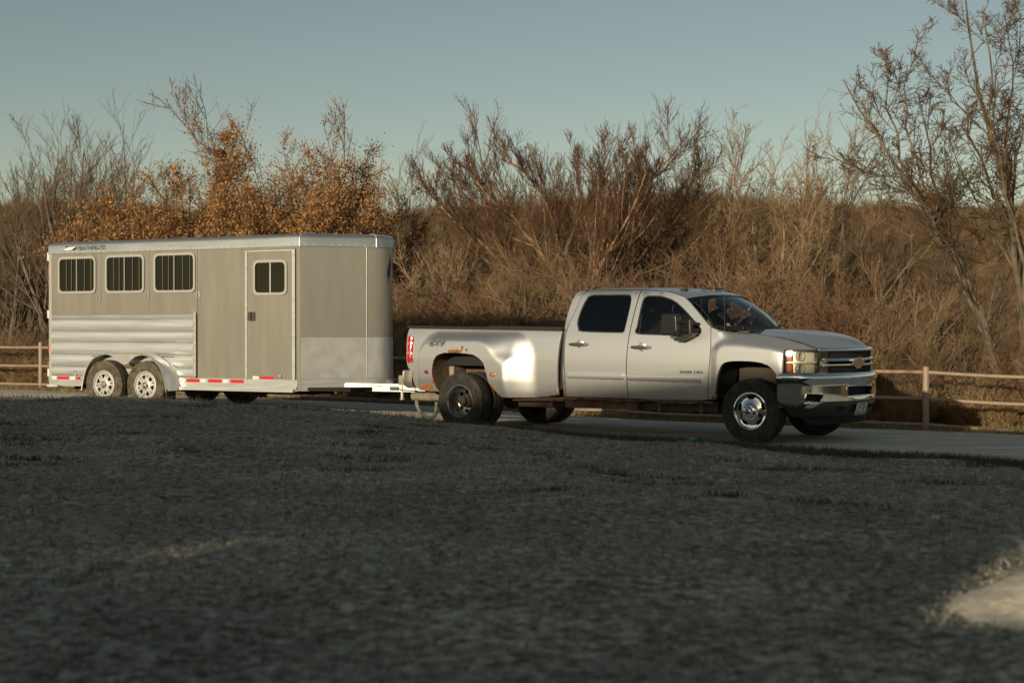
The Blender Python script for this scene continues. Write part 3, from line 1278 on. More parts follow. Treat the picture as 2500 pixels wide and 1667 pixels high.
    tag(mb.build('tread_lugs', MATS['alu_bright'], stone), kind='stuff')
    # seam trims on the nose
    for i in (1, -2):
        pass
    for s in (cum[-1] / 2 - 0.40, cum[-1] / 2 + 0.40):
        p, d = at_s(s)
        nx, ny = d.y, -d.x
        MB().tube([(p[0] + nx * .004, p[1] + ny * .004, 0.66), (p[0] + nx * .004, p[1] + ny * .004, ZT)], 0.007, 8).build('seam_trim', MATS['skin_nose'], T, 40)
    # feather emblem on the rounded corner (both sides)
    mb = MB()
    s_mid = cum[-1] / 2 - 0.02
    outline = [(-0.015, -0.22), (-0.010, -0.22), (0.004, -0.13), (0.028, -0.10), (0.036, -0.03), (0.050, 0.05), (0.048, 0.13), (0.034, 0.22), (0.022, 0.15), (0.012, 0.09), (0.002, 0.07), (-0.016, 0.0), (-0.022, -0.06), (-0.010, -0.11), (-0.007, -0.13)]
    vs, fs, bd = cdt(outline, [], 0.02)
    V = []
    for u, v in vs:
        p, d = at_s(s_mid + u * 1.6)
        V.append((p[0] + d.y * 0.006, p[1] - d.x * 0.006, 2.33 + v * 1.02))
    mb.add(V, fs)
    mb.build('feather_emblem', MATS['decal_black'], T, 40)

    # roof: rolled cap along walls and nose
    prof = [(0.016, 2.668), (0.016, 2.79), (0.004, 2.822), (-0.03, 2.848), (-0.08, 2.862), (-0.35, 2.885)]
    path = [(x0 + 0.0, -W), (-4.4, -W), (-3.4, -W), (-2.4, -W), (-1.4, -W), (-0.6, -W)] + pl
    # outward normals along the path
    pn = []
    for i in range(len(path)):
        a, b = path[max(0, i - 1)], path[min(len(path) - 1, i + 1)]
        d = Vector((b[0] - a[0], b[1] - a[1])).normalized()
        pn.append((d.y, -d.x))
    path = path + [(x, W) for x in (-0.6, -1.4, -2.4, -3.4, -4.4, x0)]
    pn = pn + [(0, 1)] * 6
    P = [[(p[0] + q[0] * o, p[1] + q[1] * o, z) for o, z in prof] for p, q in zip(path, pn)]
    roof = MB()
    roof.grid(P)
    # flat middle: close with strips across
    half = len(P) // 2
    for i in range(half - 1):
        a, b = P[i][-1], P[i + 1][-1]
        c, e = P[len(P) - 2 - i][-1], P[len(P) - 1 - i][-1]
        roof.add([a, b, c, e], [(0, 1, 2, 3)])
    # rear rolled edge
    rf = roof.build('roof', MATS['roof_alu'], T, 40)
    end = MB()
    pts = [P[0][k] for k in range(len(prof))] + [P[-1][k] for k in reversed(range(len(prof)))]
    end.add([(x0 - 0.004, y, z) for x, y, z in pts], [tuple(range(len(pts)))])
    end.build('roof_end_cap', MATS['frame_white'], rf)
    for s in (0, cum[-1] / 2 - 0.25, cum[-1] / 2 + 0.25, cum[-1]):
        p, d = at_s(s)
        nx, ny = d.y, -d.x
        if s in (0, cum[-1]):
            nx, ny = (-0.24 + 0.24, -1) if s == 0 else (0, 1)
        MB().tube([(p[0] + nx * (o + 0.003), p[1] + ny * (o + 0.003), z) for o, z in prof], 0.011, 8).build('roof_seam', MATS['alu_bright'], rf, 40)
    # rivets, too small to pick apart
    mb = MB()

    def rivet(p, n):
        r = 0.009
        t = (-n[1], n[0])
        vs = [(p[0] + n[0] * 0.006, p[1] + n[1] * 0.006, p[2])]
        for k in range(6):
            a = k * math.pi / 3
            vs.append((p[0] + t[0] * r * math.cos(a), p[1] + t[1] * r * math.cos(a), p[2] + r * math.sin(a)))
        mb.add(vs, [(0, k + 1, (k + 1) % 6 + 1) for k in range(6)])
    x = x0 + 0.07
    while x < 0.0:
        for s in (-1, 1):
            rivet((x, s * (W + 0.0165), 2.692), (0, s))
        x += 0.117
    s = 0.08
    while s < cum[-1] - 0.05:
        p, d = at_s(s)
        n = (d.y, -d.x)
        rivet((p[0] + n[0] * .0165, p[1] + n[1] * .0165, 2.692), n)
        s += 0.13
    z = 0.72
    while z < 1.65:
        rivet((-2.01, -W - 0.0245, z), (0, -1))
        z += 0.12
    tag(mb.build('rivets', MATS['alu_bright'], T, 60), kind='stuff')

    # lettering and emblem on the roof edge
    L = text_mesh('lettering', 'FEATHERLITE', 0.088, MATS['decal_black'], T, (-4.50, -W - 0.0185, 2.722), (R(90), 0, 0), shear=0.32, extrude=0.0008, xs=1.16, bold=0.0012)
    e = MB()
    e.prism([(-4.81, 2.722), (-4.545, 2.722), (-4.495, 2.79), (-4.76, 2.79)], -W - 0.0185, -W - 0.017)
    em = e.build('emblem', MATS['decal_black'], T)
    e = MB()
    e.prism([(-4.82, 2.735), (-4.76, 2.72), (-4.64, 2.725), (-4.585, 2.752), (-4.515, 2.788), (-4.60, 2.778), (-4.70, 2.775), (-4.76, 2.76)], -W - 0.0205, -W - 0.019)
    e.build('emblem_feather', MATS['decal_white'], em)

    # rear: doors, lamps, hinges
    r = MB()
    r.box(x0 - 0.02, x0 + 0.02, -W + 0.09, -0.004, 0.50, 2.64)
    r.build('rear_door', MATS['skin_tan'], T)
    r = MB()
    r.box(x0 - 0.02, x0 + 0.02, 0.004, W - 0.09, 0.50, 2.64)
    r.build('rear_door', MATS['skin_tan'], T)
    for za, zb in ((2.30, 2.47), (1.03, 1.19)):
        for s in (-1, 1):
            MB().box(x0 - 0.035, x0 - 0.001, s * (W - 0.04) - 0.035, s * (W - 0.04) + 0.035, za, zb).build('tail_lamp', MATS['lamp_red'], T)
    for za, zb in ((2.56, 2.70), (1.60, 1.73), (0.62, 0.75)):
        for s in (-1, 1):
            MB().box(x0 - 0.045, x0 - 0.001, s * (W - 0.02) - 0.02, s * (W - 0.02) + 0.02, za, zb).build('hinge', MATS['decal_white'], T)
    MB().box(x0 - 0.03, -4.95, -W - 0.03, -W + 0.1, 0.452, 0.49).build('rear_step_corner', MATS['alu_bright'], T)
    # floor and inner divider, dark inside
    MB().box(-5.1, 0.9, -0.98, 0.98, 0.48, 0.53).build('floor', MATS['void_dark'], T)
    MB().box(-5.05, 0.0, 0.99, 1.0, 0.55, 2.6).build('inner_lining', MATS['void_dark'], T)

    # fenders
    lip = smooth_loop([(-4.215, 0.43), (-4.14, 0.72), (-3.98, 0.93), (-3.74, 1.018), (-3.30, 1.026), (-2.86, 1.014), (-2.61, 0.895), (-2.47, 0.70), (-2.415, 0.43)], 0.05, False)
    for side in (1, -1):
        f = MB()
        P = []
        for x, z in lip:
            back = 0.10 * sstep(-2.75, -2.45, x) + 0.02
            P.append([(x + back, -W - 0.01, z + 0.006), (x + back * .8, -1.15, z + 0.012), (x + back * 0.3, -1.24, z + 0.010), (x, -1.278, z + 0.002), (x, -1.288, z - 0.012), (x + (0.012 if x < -3.3 else -0.012), -1.284, z - 0.02)])
        f.grid(P)
        fo = f.build('fender', MATS['alloy'], T, 50, mirror=side < 0)
        sk_ = smooth_loop([(-3.76, 1.006), (-3.60, 0.995), (-3.44, 0.925), (-3.33, 0.862), (-3.275, 0.845), (-3.20, 0.872), (-3.10, 0.945), (-2.98, 0.99), (-2.84, 1.004)], 0.03, False)
        top = [(-2.84, 1.012), (-3.3, 1.022), (-3.76, 1.014)]
        s = MB()
        s.prism(sk_ + top, -1.286, -1.282)
        s.build('fender_skirt', MATS['alloy'], fo, 30, mirror=side < 0)
        MB().box(-4.19, -2.43, -W - 0.02, -W - 0.012, 0.45, 0.98).build('wheel_well', MATS['well_brown'], fo, mirror=side < 0)
        MB().box(-4.21, -4.19, -1.27, -W - 0.02, 0.46, 0.60).build('mud_flap', MATS['black_rubber'], fo, mirror=side < 0)
        MB().box(-2.42, -2.40, -1.28, -W - 0.02, 0.24, 0.46).build('mud_flap', MATS['black_rubber'], fo, mirror=side < 0)

    # wheels
    Rt, Rr, w = 0.390, 0.222, 0.225
    tm = tire_mesh('tire', Rt, Rr, w, 120, 0.003)
    first = True
    holes = []
    for k in range(6):
        a = k * math.pi / 3 + math.pi / 6
        tri = [(0.088, 0.0), (0.158, -0.046), (0.165, 0.0), (0.158, 0.046)]
        tri = rounded(tri, 0.015, 3)
        holes.append([(x * math.cos(a) - z * math.sin(a), x * math.sin(a) + z * math.cos(a)) for x, z in tri])
        a += math.pi / 6
        sl = rounded([(0.125, -0.005), (0.175, -0.011), (0.175, 0.011), (0.125, 0.005)], 0.004, 2)
        holes.append([(x * math.cos(a) - z * math.sin(a), x * math.sin(a) + z * math.cos(a)) for x, z in sl])
    rim = MB()
    rim.lathe([(0.232, -0.092), (0.226, -0.104), (0.214, -0.106), (0.204, -0.098), (0.196, -0.075), (0.19, 0.05), (0.19, 0.09)], 64)
    disc_face(rim, 0.197, holes, lambda r: -0.085 - 0.018 * math.exp(-(r / 0.09) ** 2), 0.02, 0.025)
    hub = MB()
    hub.lathe([(0.001, -0.140), (0.022, -0.138), (0.034, -0.128), (0.038, -0.10), (0.062, -0.098), (0.064, -0.09)], 24)
    lug = MB()
    for k in range(6):
        a = k * math.pi / 3
        lug.lathe([(0.001, -0.122), (0.008, -0.12), (0.010, -0.10)], 8, 'y', (0.056 * math.cos(a), 0, 0.056 * math.sin(a)))
    back = MB()
    back.lathe([(0.185, 0.02), (0.10, 0.015), (0.001, 0.015)], 32)
    meshes = {}
    for x, zc in ((-3.74, 0.520), (-2.859, 0.517)):
        for side in (1, -1):
            wl = empty('wheel', (x, -side * 1.165, zc), 0 if side > 0 else math.pi, T)
            a0 = random.random()
            if not meshes:
                for nm, mb_, m_, sm in (('tire', tm, 'tire_dusty', 40), ('rim', rim, 'cast_alloy', 35), ('hub_cap', hub, 'chrome', 40), ('lug_nuts', lug, 'chrome', 40), ('brake_drum', back, 'void_dark', 40)):
                    o = mb_.build(nm, MATS[m_], wl, sm)
                    meshes[nm] = o.data
            else:
                for nm, me in meshes.items():
                    link(nm, me, None, wl)
            for ch in wl.children:
                ch.rotation_euler = (0, a0 * 6, 0)
    ax = MB()
    for x in (-3.74, -2.859):
        ax.tube([(x, -1.05, 0.50), (x, 1.05, 0.50)], 0.045, 12)
    ax.build('axles', MATS['void_dark'], T, 40)
    fr = MB()
    for s in (-0.6, 0.6):
        fr.box(-5.0, 0.3, s - 0.04, s + 0.04, 0.40, 0.475)
    fr.build('chassis', MATS['void_dark'], T)

    # tongue
    t = MB()
    t.bar((0.50, -0.56, 0.535), (1.47, -0.09, 0.515), 0.06, 0.12)
    t.build('tongue_beam', MATS['alu_bright'], T)
    t = MB()
    t.bar((0.50, 0.56, 0.535), (1.47, 0.09, 0.515), 0.06, 0.12)
    t.build('tongue_beam', MATS['alu_bright'], T)
    t = MB()
    t.box(1.36, 1.66, -0.10, 0.10, 0.47, 0.56)
    t.lathe([(0.001, 0.64), (0.045, 0.63), (0.06, 0.60), (0.06, 0.53)], 16, 'z', (1.66, 0, 0))
    t.build('coupler', MATS['alu_bright'], T, 40)
    t = MB()
    t.tube([(1.30, -0.18, 0.56), (1.30, -0.18, 0.36)], 0.028, 14)
    t.lathe([(0.001, 0.34), (0.04, 0.34), (0.04, 0.355), (0.03, 0.365)], 14, 'z', (1.30, -0.18, 0))
    t.build('jack', MATS['galvanised'], T, 40)
    t = MB()
    d = Vector((0.97, 0.47, -0.02)).normalized()
    n = Vector((d.y, -d.x, 0))
    base = Vector((0.50, -0.56, 0.535))
    n.normalize()
    u_ = n.cross(d)
    M = Matrix.Translation(base + n * 0.031) @ Matrix(((d.x, n.x, 0, 0), (d.y, n.y, 0, 0), (d.z, 0, 1, 0), (0, 0, 0, 1)))
    t.box(0.70, 0.82, 0.001, 0.035, -0.035, 0.015, M)
    t.tube([M @ Vector((0.82, 0.02, -0.01)), M @ Vector((0.90, 0.02, -0.035)), M @ Vector((1.12, 0.02, -0.04))], 0.008, 6)
    t.build('breakaway_switch', MATS['handle_dark'], T)
    for k in range(3):
        for j in range(2):
            a = 0.22 + k * 0.14
            MB().box(a, a + 0.075, 0.0005, 0.002, -0.035 + j * 0.05, -0.025 + j * 0.05, M).build('tongue_label', MATS['tape_white' if (j + k) % 3 else 'lamp_amber'], T)
    return T


TRAILER = build_trailer()

# ================================================================== pickup truck
silver = rust_paint('silver_paint', (0.66, 0.66, 0.65), 0.82, 0.42, 0.5)
glass_mat('glass_tint', (0.03, 0.032, 0.033))
glass_mat('glass_front', (0.60, 0.61, 0.58))
glass_mat('glass_windshield', (0.86, 0.90, 0.88), 0.02, 1.45)
glass_mat('glass_lens', (0.86, 0.84, 0.78), 0.08)
mat('rust_metal', (0.17, 0.085, 0.045), 0.9, col2=(0.075, 0.042, 0.026), vscale=12, bump=0.5, bscale=40)
mat('frame_brown', (0.16, 0.10, 0.065), 0.9, col2=(0.07, 0.045, 0.03), vscale=6, bump=0.3)
mat('dusty_metal', (0.34, 0.29, 0.22), 0.75, col2=(0.20, 0.165, 0.125), vscale=8)
mat('dusty_chrome', (0.42, 0.38, 0.31), 0.38, 0.75, var=0.1)
mat('reflector', (0.72, 0.71, 0.66), 0.30, 0.35)
mat('dark_chrome', (0.42, 0.42, 0.41), 0.20, 0.95, var=0.15)
mat('cloth_grey', (0.10, 0.095, 0.085), 0.9, var=0.2)
mat('gold_badge', (0.42, 0.38, 0.31), 0.25, 0.9)
mat('badge_dark', (0.04, 0.04, 0.04), 0.35)
mat('plate_white', (0.72, 0.74, 0.72), 0.5)
mat('plate_blue', (0.10, 0.36, 0.45), 0.5)
mat('plate_olive', (0.22, 0.22, 0.12), 0.5)
mat('strap_grey', (0.24, 0.235, 0.20), 0.9, col2=(0.15, 0.145, 0.12), vscale=16)

_zz = np.arange(0.3, 2.1, 0.01)
_hh = np.interp(_zz, [.30, .45, .55, .7, .85, 1.0, 1.15, 1.3, 1.38, 1.5, 1.7, 1.85, 1.93, 1.96],
                [.93, .955, .975, .995, 1.005, 1.008, 1.0, .98, .96, .93, .875, .83, .79, .72])
_k = np.exp(-np.linspace(-2, 2, 13) ** 2)
_hs = np.convolve(np.pad(_hh, 6, mode='edge'), _k / _k.sum(), 'valid')


def hwz(z):
    return float(np.interp(z, _zz, _hs))


def rr_sd(x, z, xc, hx, zt, r):
    qx, qz = abs(x - xc) - (hx - r), z - (zt - r)
    return math.hypot(max(qx, 0), max(qz, 0)) + min(max(qx, qz), 0) - r


FTX = [3.9, 4.08, 4.5, 4.80, 5.0, 5.13, 5.22, 5.30]
FTZ = [1.44, 1.382, 1.350, 1.305, 1.258, 1.215, 1.168, 1.13]


def bed_hw(x, z):
    sd = rr_sd(x, z, 0.17, 1.06, 1.380, 0.40)
    ramp = 0.14 + 0.42 * sstep(0.25, 0.95, x) * sstep(1.42, 1.05, z)
    m = sstep(0.0, ramp, -sd)
    b = 0.185 * m * (1 - 0.16 * sstep(0.75, 0.45, z))
    return hwz(z) + b


def corner_in(x):
    return 1.0 - interp(x, [4.80, 4.88, 4.96, 5.05, 5.14, 5.21, 5.27, 5.31], [1.0, .996, .984, .952, .90, .845, .775, .70])


def fen_hw(x, z):
    zt = 1.285 - 0.10 * max(0, x - 4.3) - 0.14 * max(0, x - 4.75)
    sd = rr_sd(x, z, 4.93, 1.0, zt, 0.20)
    b = 0.055 * sstep(0.0, 0.075, -sd) * sstep(5.25, 4.9, x)
    tr = sstep(interp(x, FTX, FTZ) - 0.17, interp(x, FTX, FTZ) + 0.02, z) * sstep(3.95, 4.2, x)
    return hwz(z) + b - corner_in(x) - 0.12 * tr * tr


def blob(x, z, cx, cz, rx, rz, a=0.65):
    d = ((x - cx) / rx) ** 2 + ((z - cz) / rz) ** 2
    return a * math.exp(-d)


ARCH_R = [(-.40, .53), (-.455, .62), (-.487, .78), (-.473, .91), (-.42, 1.017), (-.304, 1.071), (-.1, 1.083), (.05, 1.078), (.255, 1.056), (.377, 1.002), (.448, .923), (.488, .797), (.528, .671), (.61, .562), (.70, .483)]
ARCH_F = [(4.885, .66), (4.873, .775), (4.844, .868), (4.785, .94), (4.681, .992), (4.531, 1.017), (4.304, 1.021), (4.166, 1.006), (4.096, .964), (4.05, .868), (4.019, .744), (3.996, .593), (3.99, .535)]


def edge_d(x, z, pts):
    return min(math.dist((x, z), q) for q in pts)


def rust_bed(x, z):
    r = max(blob(x, z, -0.06, 1.105, 0.17, 0.030, .95), blob(x, z, 0.06, 1.15, .04, .06, .62), blob(x, z, 0.14, 1.13, .035, .04, .72),
            blob(x, z, -0.62, 0.585, 0.16, 0.06, .80), blob(x, z, -0.48, 0.64, .05, .06, .7), blob(x, z, .58, .62, .05, .09, .65),
            blob(x, z, 1.54, .53, .06, .05, .7), blob(x, z, 1.0, .475, .5, .014, .6))
    d = edge_d(x, z, ARCHR_S)
    return max(r, 0.56 * math.exp(-(d / 0.014) ** 2))


def rust_cab(x, z):
    return max(blob(x, z, 1.63, .60, .03, .11, .85), blob(x, z, 1.66, .53, .05, .03, .8), blob(x, z, 2.6, .505, 1.2, .012, .62), blob(x, z, 3.84, .54, .05, .03, .6))


def rust_fen(x, z):
    return max(blob(x, z, 3.94, .55, .06, .05, .85), blob(x, z, 4.0, .62, .02, .05, .6), 0.5 * math.exp(-(edge_d(x, z, ARCHF_S) / .012) ** 2) * 0.8)


ARCHR_S = smooth_loop(ARCH_R, 0.03, False)
ARCHF_S = smooth_loop(ARCH_F, 0.03, False)


def build_truck():
    T = empty('pickup_truck', (-0.0321, 22.134, 0.0), -R(37.0))
    tag(T, 'silver crew cab pickup with rusted wheel arches and twin rear tyres towing the trailer', 'pickup truck')

    # ---------------------------------------------------------------- bed
    out = [(-1.106, 1.428), (-1.128, 1.332), (-1.120, 1.098), (-1.114, .931), (-1.10, .882), (-1.028, .766), (-.989, .62), (-.93, .56), (-.80, .545), (-.60, .537)]
    out = smooth_loop(out, 0.05, False) + ARCHR_S + resample([(.74, .477), (1.05, .475), (1.559, .524)], .05, False) + smooth_loop([(1.554, .656), (1.560, .8), (1.567, .967), (1.591, 1.245), (1.612, 1.388)], .06, False)
    out = out + resample([(1.55, 1.389), (-1.05, 1.427)], .06, False)
    for side in (1, -1):
        o = skin('bed_side', out, [], lambda x, z: (x, -bed_hw(x, z), z), silver, T, 0.022, 0.035, 60, mirror=side < 0, rust=rust_bed)
        r = MB()
        r.bar((-1.105, -0.945, 1.447), (1.615, -0.945, 1.408), 0.11, 0.034)
        r.build('bed_rail_cap', MATS['black_trim'], T, mirror=side < 0)
        r = MB()
        r.box(-1.05, 1.58, -0.86, -0.84, 0.93, 1.39)
        r.build('bed_inner_wall', MATS['black_trim'], T, mirror=side < 0)
        # wheel well liner
        w = MB()
        P = []
        for x, z in ARCHR_S[2:-2]:
            P.append([(x, y, z + 0.012 + 0.03 * (1 if y > -1 else 0)) for y in (-1.15, -1.0, -0.80, -0.60)])
        w.grid(P)
        w.build('wheel_liner', MATS['well_brown'], T, 40, mirror=side < 0)
        # lamps on the flare
        for x, z, m_ in ((-.579, .806, 'lamp_red'), (.598, .788, 'lamp_amber')):
            l = MB()
            l.lathe([(0.001, -0.016), (0.022, -0.014), (0.030, -0.006), (0.031, 0.004)], 18, 'y')
            lo = l.build('marker_lamp', MATS[m_], T, 40, mirror=side < 0)
            lo.location = (x, -side * (bed_hw(x, z) + 0.001), z)
            lo.scale = (1.25, 1, 0.72)
            l = MB()
            l.lathe([(0.031, -0.008), (0.037, -0.008), (0.038, 0.003)], 18, 'y')
            l.build('bezel', MATS['chrome'], lo, 40, mirror=side < 0)
        # tail lamp
        t = smooth_loop([(-1.135, 1.318), (-1.05, 1.318), (-1.0, 1.285), (-.992, 1.20)], .02, False) + [(-.994, .945), (-1.0, .933), (-1.12, .931)]
        to = skin('tail_lamp', resample(t, .04), [], lambda x, z: (x, -hwz(z) - 0.006 - 0.03 * sstep(-.985, -1.03, x) + 0.10 * sstep(-1.06, -1.16, x) ** 2, z), MATS['lamp_red'], T, .04, .05, 50, mirror=side < 0)
        for za, zb in ((1.185, 1.225), (1.055, 1.095)):
            skin('lamp_bar', resample([(-1.125, za), (-1.005, za), (-1.005, zb), (-1.125, zb)], .03), [], lambda x, z: (x, -hwz(z) - 0.0085 - 0.03 * sstep(-.985, -1.03, x) + 0.10 * sstep(-1.06, -1.16, x) ** 2, z), MATS['lamp_red_light'], to, .04, .004, 50, mirror=side < 0)
        # 4X4 decal: outlined lettering
        tx = text_mesh('lettering', '4X4', 0.115, MATS['decal_black'], T, (-0.575 if side > 0 else -0.20, -side * (bed_hw(-.4, 1.2) + 0.006), 1.172), (R(90), 0, 0 if side > 0 else math.pi), shear=.5, extrude=.0008, xs=1.45, bold=0.003)
        tx2 = text_mesh('lettering_fill', '4X4', 0.115, silver, tx, (0.0, 0.0, 0.0018), (0, 0, 0), shear=.5, extrude=.0008, xs=1.45, bold=-0.0025)
    b = MB()
    b.box(-1.06, 1.58, -0.9, 0.9, 0.90, 0.93)
    b.build('bed_floor', MATS['black_trim'], T)
    b = MB()
    b.box(1.56, 1.60, -0.93, 0.93, 0.60, 1.40)
    b.build('bed_front_wall', MATS['black_trim'], T)
    b = MB()
    P = []
    for k in range(9):
        y = -0.93 + 1.86 * k / 8
        P.append([(-1.135 - 0.02 * (1 - (y / .93) ** 2), y, .62), (-1.15 - 0.02 * (1 - (y / .93) ** 2), y, 1.0), (-1.14 - 0.02 * (1 - (y / .93) ** 2), y, 1.38), (-1.11, y, 1.43), (-1.07, y, 1.43), (-1.07, y, .62)])
    b.grid(P)
    b.build('tailgate', silver, T, 40)
    b = MB()
    b.box(-1.18, -1.155, -.16, .16, 1.17, 1.27)
    b.build('tailgate_handle', MATS['black_trim'], T)
    # rear bumper
    b = MB()
    plan = smooth_loop([(-1.00, -1.0), (-1.12, -1.01), (-1.22, -.96), (-1.26, -.80), (-1.28, -.4), (-1.285, 0)], .06, False)
    plan = plan + [(x, -y) for x, y in reversed(plan[:-1])]
    P = [[(x, y, .815), (x - .012, y * 1.008, .79), (x - .015, y * 1.01, .66), (x + .0, y, .60), (x + .05, y * .96, .56)] for x, y in plan]
    b.grid(P)
    b.grid([[(x, y, .815), (-.99, y * .98, .815)] for x, y in plan])
    b.build('rear_bumper', MATS['dusty_chrome'], T, 40)
    for s in (-1, 1):
        q = MB()
        q.box(-1.295, -1.10, s * .82 - .16, s * .82 + .16, .60, .74)
        q.build('bumper_step_pad', MATS['dusty_metal'], T)
    # hitch, exhaust, hanging strap
    h = MB()
    h.box(-1.55, -0.9, -.035, .035, .42, .49)
    h.lathe([(0.03, .49), (.03, .54), (.018, .545), (.018, .56), (.03, .575), (.001, .60)], 16, 'z', (-1.60, 0, 0))
    h.box(-1.66, -1.5, -.05, .05, .47, .495)
    h.build('hitch_receiver', MATS['black_trim'], T, 40)
    e = MB()
    e.tube([(-1.34, -.60, .42), (-1.0, -.60, .42), (-.5, -.58, .44), (0.2, -.56, .47)], .062, 20, False)
    e.tube([(-1.335, -.60, .42), (-1.2, -.60, .42)], .054, 20, True)
    e.build('exhaust_pipe', MATS['dusty_metal'], T, 40)
    e = MB()
    pts = smooth_loop([(-1.41, .42), (-1.39, .30), (-1.33, .18), (-1.25, .105), (-1.17, .10), (-1.09, .16), (-1.03, .28), (-.99, .42)], .03, False)
    e.tube([(x, -.42 - .04 * math.sin(i * .3), z) for i, (x, z) in enumerate(pts)], [0.029 + .004 * math.sin(i * 1.9) for i in range(len(pts))], 12)
    e.build('hanging_strap', MATS['strap_grey'], T, 50)

    # ---------------------------------------------------------------- cab sides
    rd = [(1.693, .512), (1.684, .914), (1.680, 1.15), (1.687, 1.385), (1.785, 1.68), (1.855, 1.875), (1.90, 1.922), (1.95, 1.928), (2.754, 1.922), (2.716, 1.686), (2.680, 1.357), (2.662, 1.072), (2.654, .843), (2.660, .70), (2.665, .513)]
    rdl = smooth_loop(rd[:8], .06, False) + resample([(2.0, 1.928), (2.70, 1.923)], .08, False) + smooth_loop(rd[8:], .06, False) + resample([(2.6, .512), (1.75, .512)], .08, False)
    rw = [(1.993, 1.869), (2.3, 1.871), (2.566, 1.869), (2.622, 1.846), (2.641, 1.745), (2.604, 1.386), (2.578, 1.362), (1.929, 1.378), (1.865, 1.420), (1.832, 1.503), (1.859, 1.664), (1.919, 1.811)]
    rwl = smooth_loop(rw, .04)
    fd = [(2.678, .513), (2.673, .70), (2.667, .843), (2.675, 1.072), (2.693, 1.357), (2.730, 1.686), (2.768, 1.920)]
    fd2 = [(2.80, 1.920), (3.0, 1.914), (3.2, 1.884), (3.38, 1.836), (3.47, 1.795), (3.648, 1.645), (3.815, 1.490), (3.876, 1.440)]
    fd3 = [(3.884, 1.40), (3.904, 1.153), (3.874, .809), (3.850, .530)]
    fdl = smooth_loop(fd, .06, False) + smooth_loop(fd2, .06, False) + smooth_loop(fd3, .06, False) + resample([(3.80, .52), (3.15, .508), (2.74, .513)], .08, False)
    fw = [(2.877, 1.850), (3.0, 1.848), (3.111, 1.838), (3.303, 1.775), (3.487, 1.648), (3.654, 1.505), (3.745, 1.422), (3.757, 1.373), (3.722, 1.325), (3.637, 1.309), (3.2, 1.332), (2.79, 1.352), (2.781, 1.443), (2.807, 1.772), (2.830, 1.825)]
    fwl = smooth_loop(fw, .04)

    def shrink(lp, k):
        """inset a loop by k"""
        n = len(lp)
        o = []
        for i in range(n):
            a, b_ = Vector(lp[i - 1]), Vector(lp[(i + 1) % n])
            d = (b_ - a).normalized()
            nn = Vector((-d.y, d.x))
            o.append((lp[i][0] + nn.x * k, lp[i][1] + nn.y * k))
        # pick the inward side
        def area(q):
            return abs(sum(q[i - 1][0] * q[i][1] - q[i][0] * q[i - 1][1] for i in range(len(q))))
        if area(o) > area(lp):
            o = [(2 * lp[i][0] - o[i][0], 2 * lp[i][1] - o[i][1]) for i in range(n)]
        return o
    cf = lambda x, z: (x, -hwz(z), z)
    for side in (1, -1):
        for nm, loop, win, gm in (('rear_door', rdl, rwl, 'glass_tint'), ('front_door', fdl, fwl, 'glass_front')):
            D = skin(nm, loop, [win], cf, silver, T, .06, .045, 60, mirror=side < 0, rust=rust_cab)
            g = shrink(win, .016)
            skin('window_seal', win, [g], lambda x, z: (x, -hwz(z) + .010, z), MATS['black_rubber'], D, None, .02, 50, mirror=side < 0)
            skin('window_glass', shrink(win, .010), [], lambda x, z: (x, -hwz(z) + .016, z), MATS[gm], D, .08, 0, 50, mirror=side < 0)
            hx = (1.755, 2.053) if nm == 'rear_door' else (2.733, 3.030)
            hz = 1.210 if nm == 'rear_door' else 1.178
            hc = (hx[0] + hx[1]) / 2
            y = -hwz(hz)
            h = MB()
            h.lathe([(0.001, -.008), (.045, -.007), (.062, .002)], 24, 'y', (0, 0, 0))
            c = h.build('handle_cup', silver, D, 40, mirror=side < 0)
            c.location = (hc + .015, side * y, hz)
            c.scale = (1, 1, 1.08)
            h = MB()
            P = []
            for k in range(9):
                t = k / 8
                x = hx[0] + (hx[1] - hx[0]) * t
                ww = .022 * (1 - .35 * (2 * t - 1) ** 4)
                yo = -.045 + .022 * (2 * t - 1) ** 4
                P.append([(x, y + yo + .014, hz - ww), (x, y + yo, hz - ww * .7), (x, y + yo, hz + ww * .7), (x, y + yo + .014, hz + ww), (x, y + yo + .014, hz - ww)])
            h.grid(P)
            h.build('door_handle', MATS['handle_dark'], D, 40, mirror=side < 0)
            m_ = [(1.724, .842), (2.627, .841), (2.624, .754), (1.727, .761)] if nm == 'rear_door' else [(2.676, .834), (3.786, .828), (3.778, .734), (2.680, .748)]
            ml = resample(rounded(m_, .012, 2), .08)
            skin('side_moulding', ml, [], lambda x, z: (x, -hwz(z) - .030 + .012 * sstep(.5, 1, abs(z - .792) / .046), z), silver, D, .02, .034, 40, mirror=side < 0, rust=lambda x, z: 0.0)
        # rear cab corner
        cc = smooth_loop([(1.633, .52), (1.606, .721), (1.604, .972), (1.612, 1.208), (1.634, 1.429), (1.652, 1.577), (1.698, 1.799), (1.748, 1.905)], .05, False) + [(1.80, 1.93), (1.89, 1.928), (1.848, 1.880)] + smooth_loop([(1.777, 1.68), (1.679, 1.385), (1.672, 1.15), (1.676, .914), (1.685, .512)], .05, False)
        skin('cab_corner', cc, [], lambda x, z: (x, -hwz(z) + .05 * sstep(1.67, 1.60, x) ** 2, z), silver, T, .05, .045, 60, mirror=side < 0, rust=rust_cab)
        # front fender
        fl = smooth_loop([(3.863, .532), (3.884, .809), (3.914, 1.153), (3.893, 1.40), (3.890, 1.432)], .06, False) + [(3.95, 1.412)] + smooth_loop(list(zip(FTX[1:7], FTZ[1:7])), .06, False)
        fl = fl + resample([(5.215, 1.160), (4.935, 1.166)], .05, False) + resample([(4.928, 1.15), (4.922, .884)], .05, False) + [(4.89, .875), (4.884, .80)] + ARCHF_S[4:] + [(3.93, .533)]
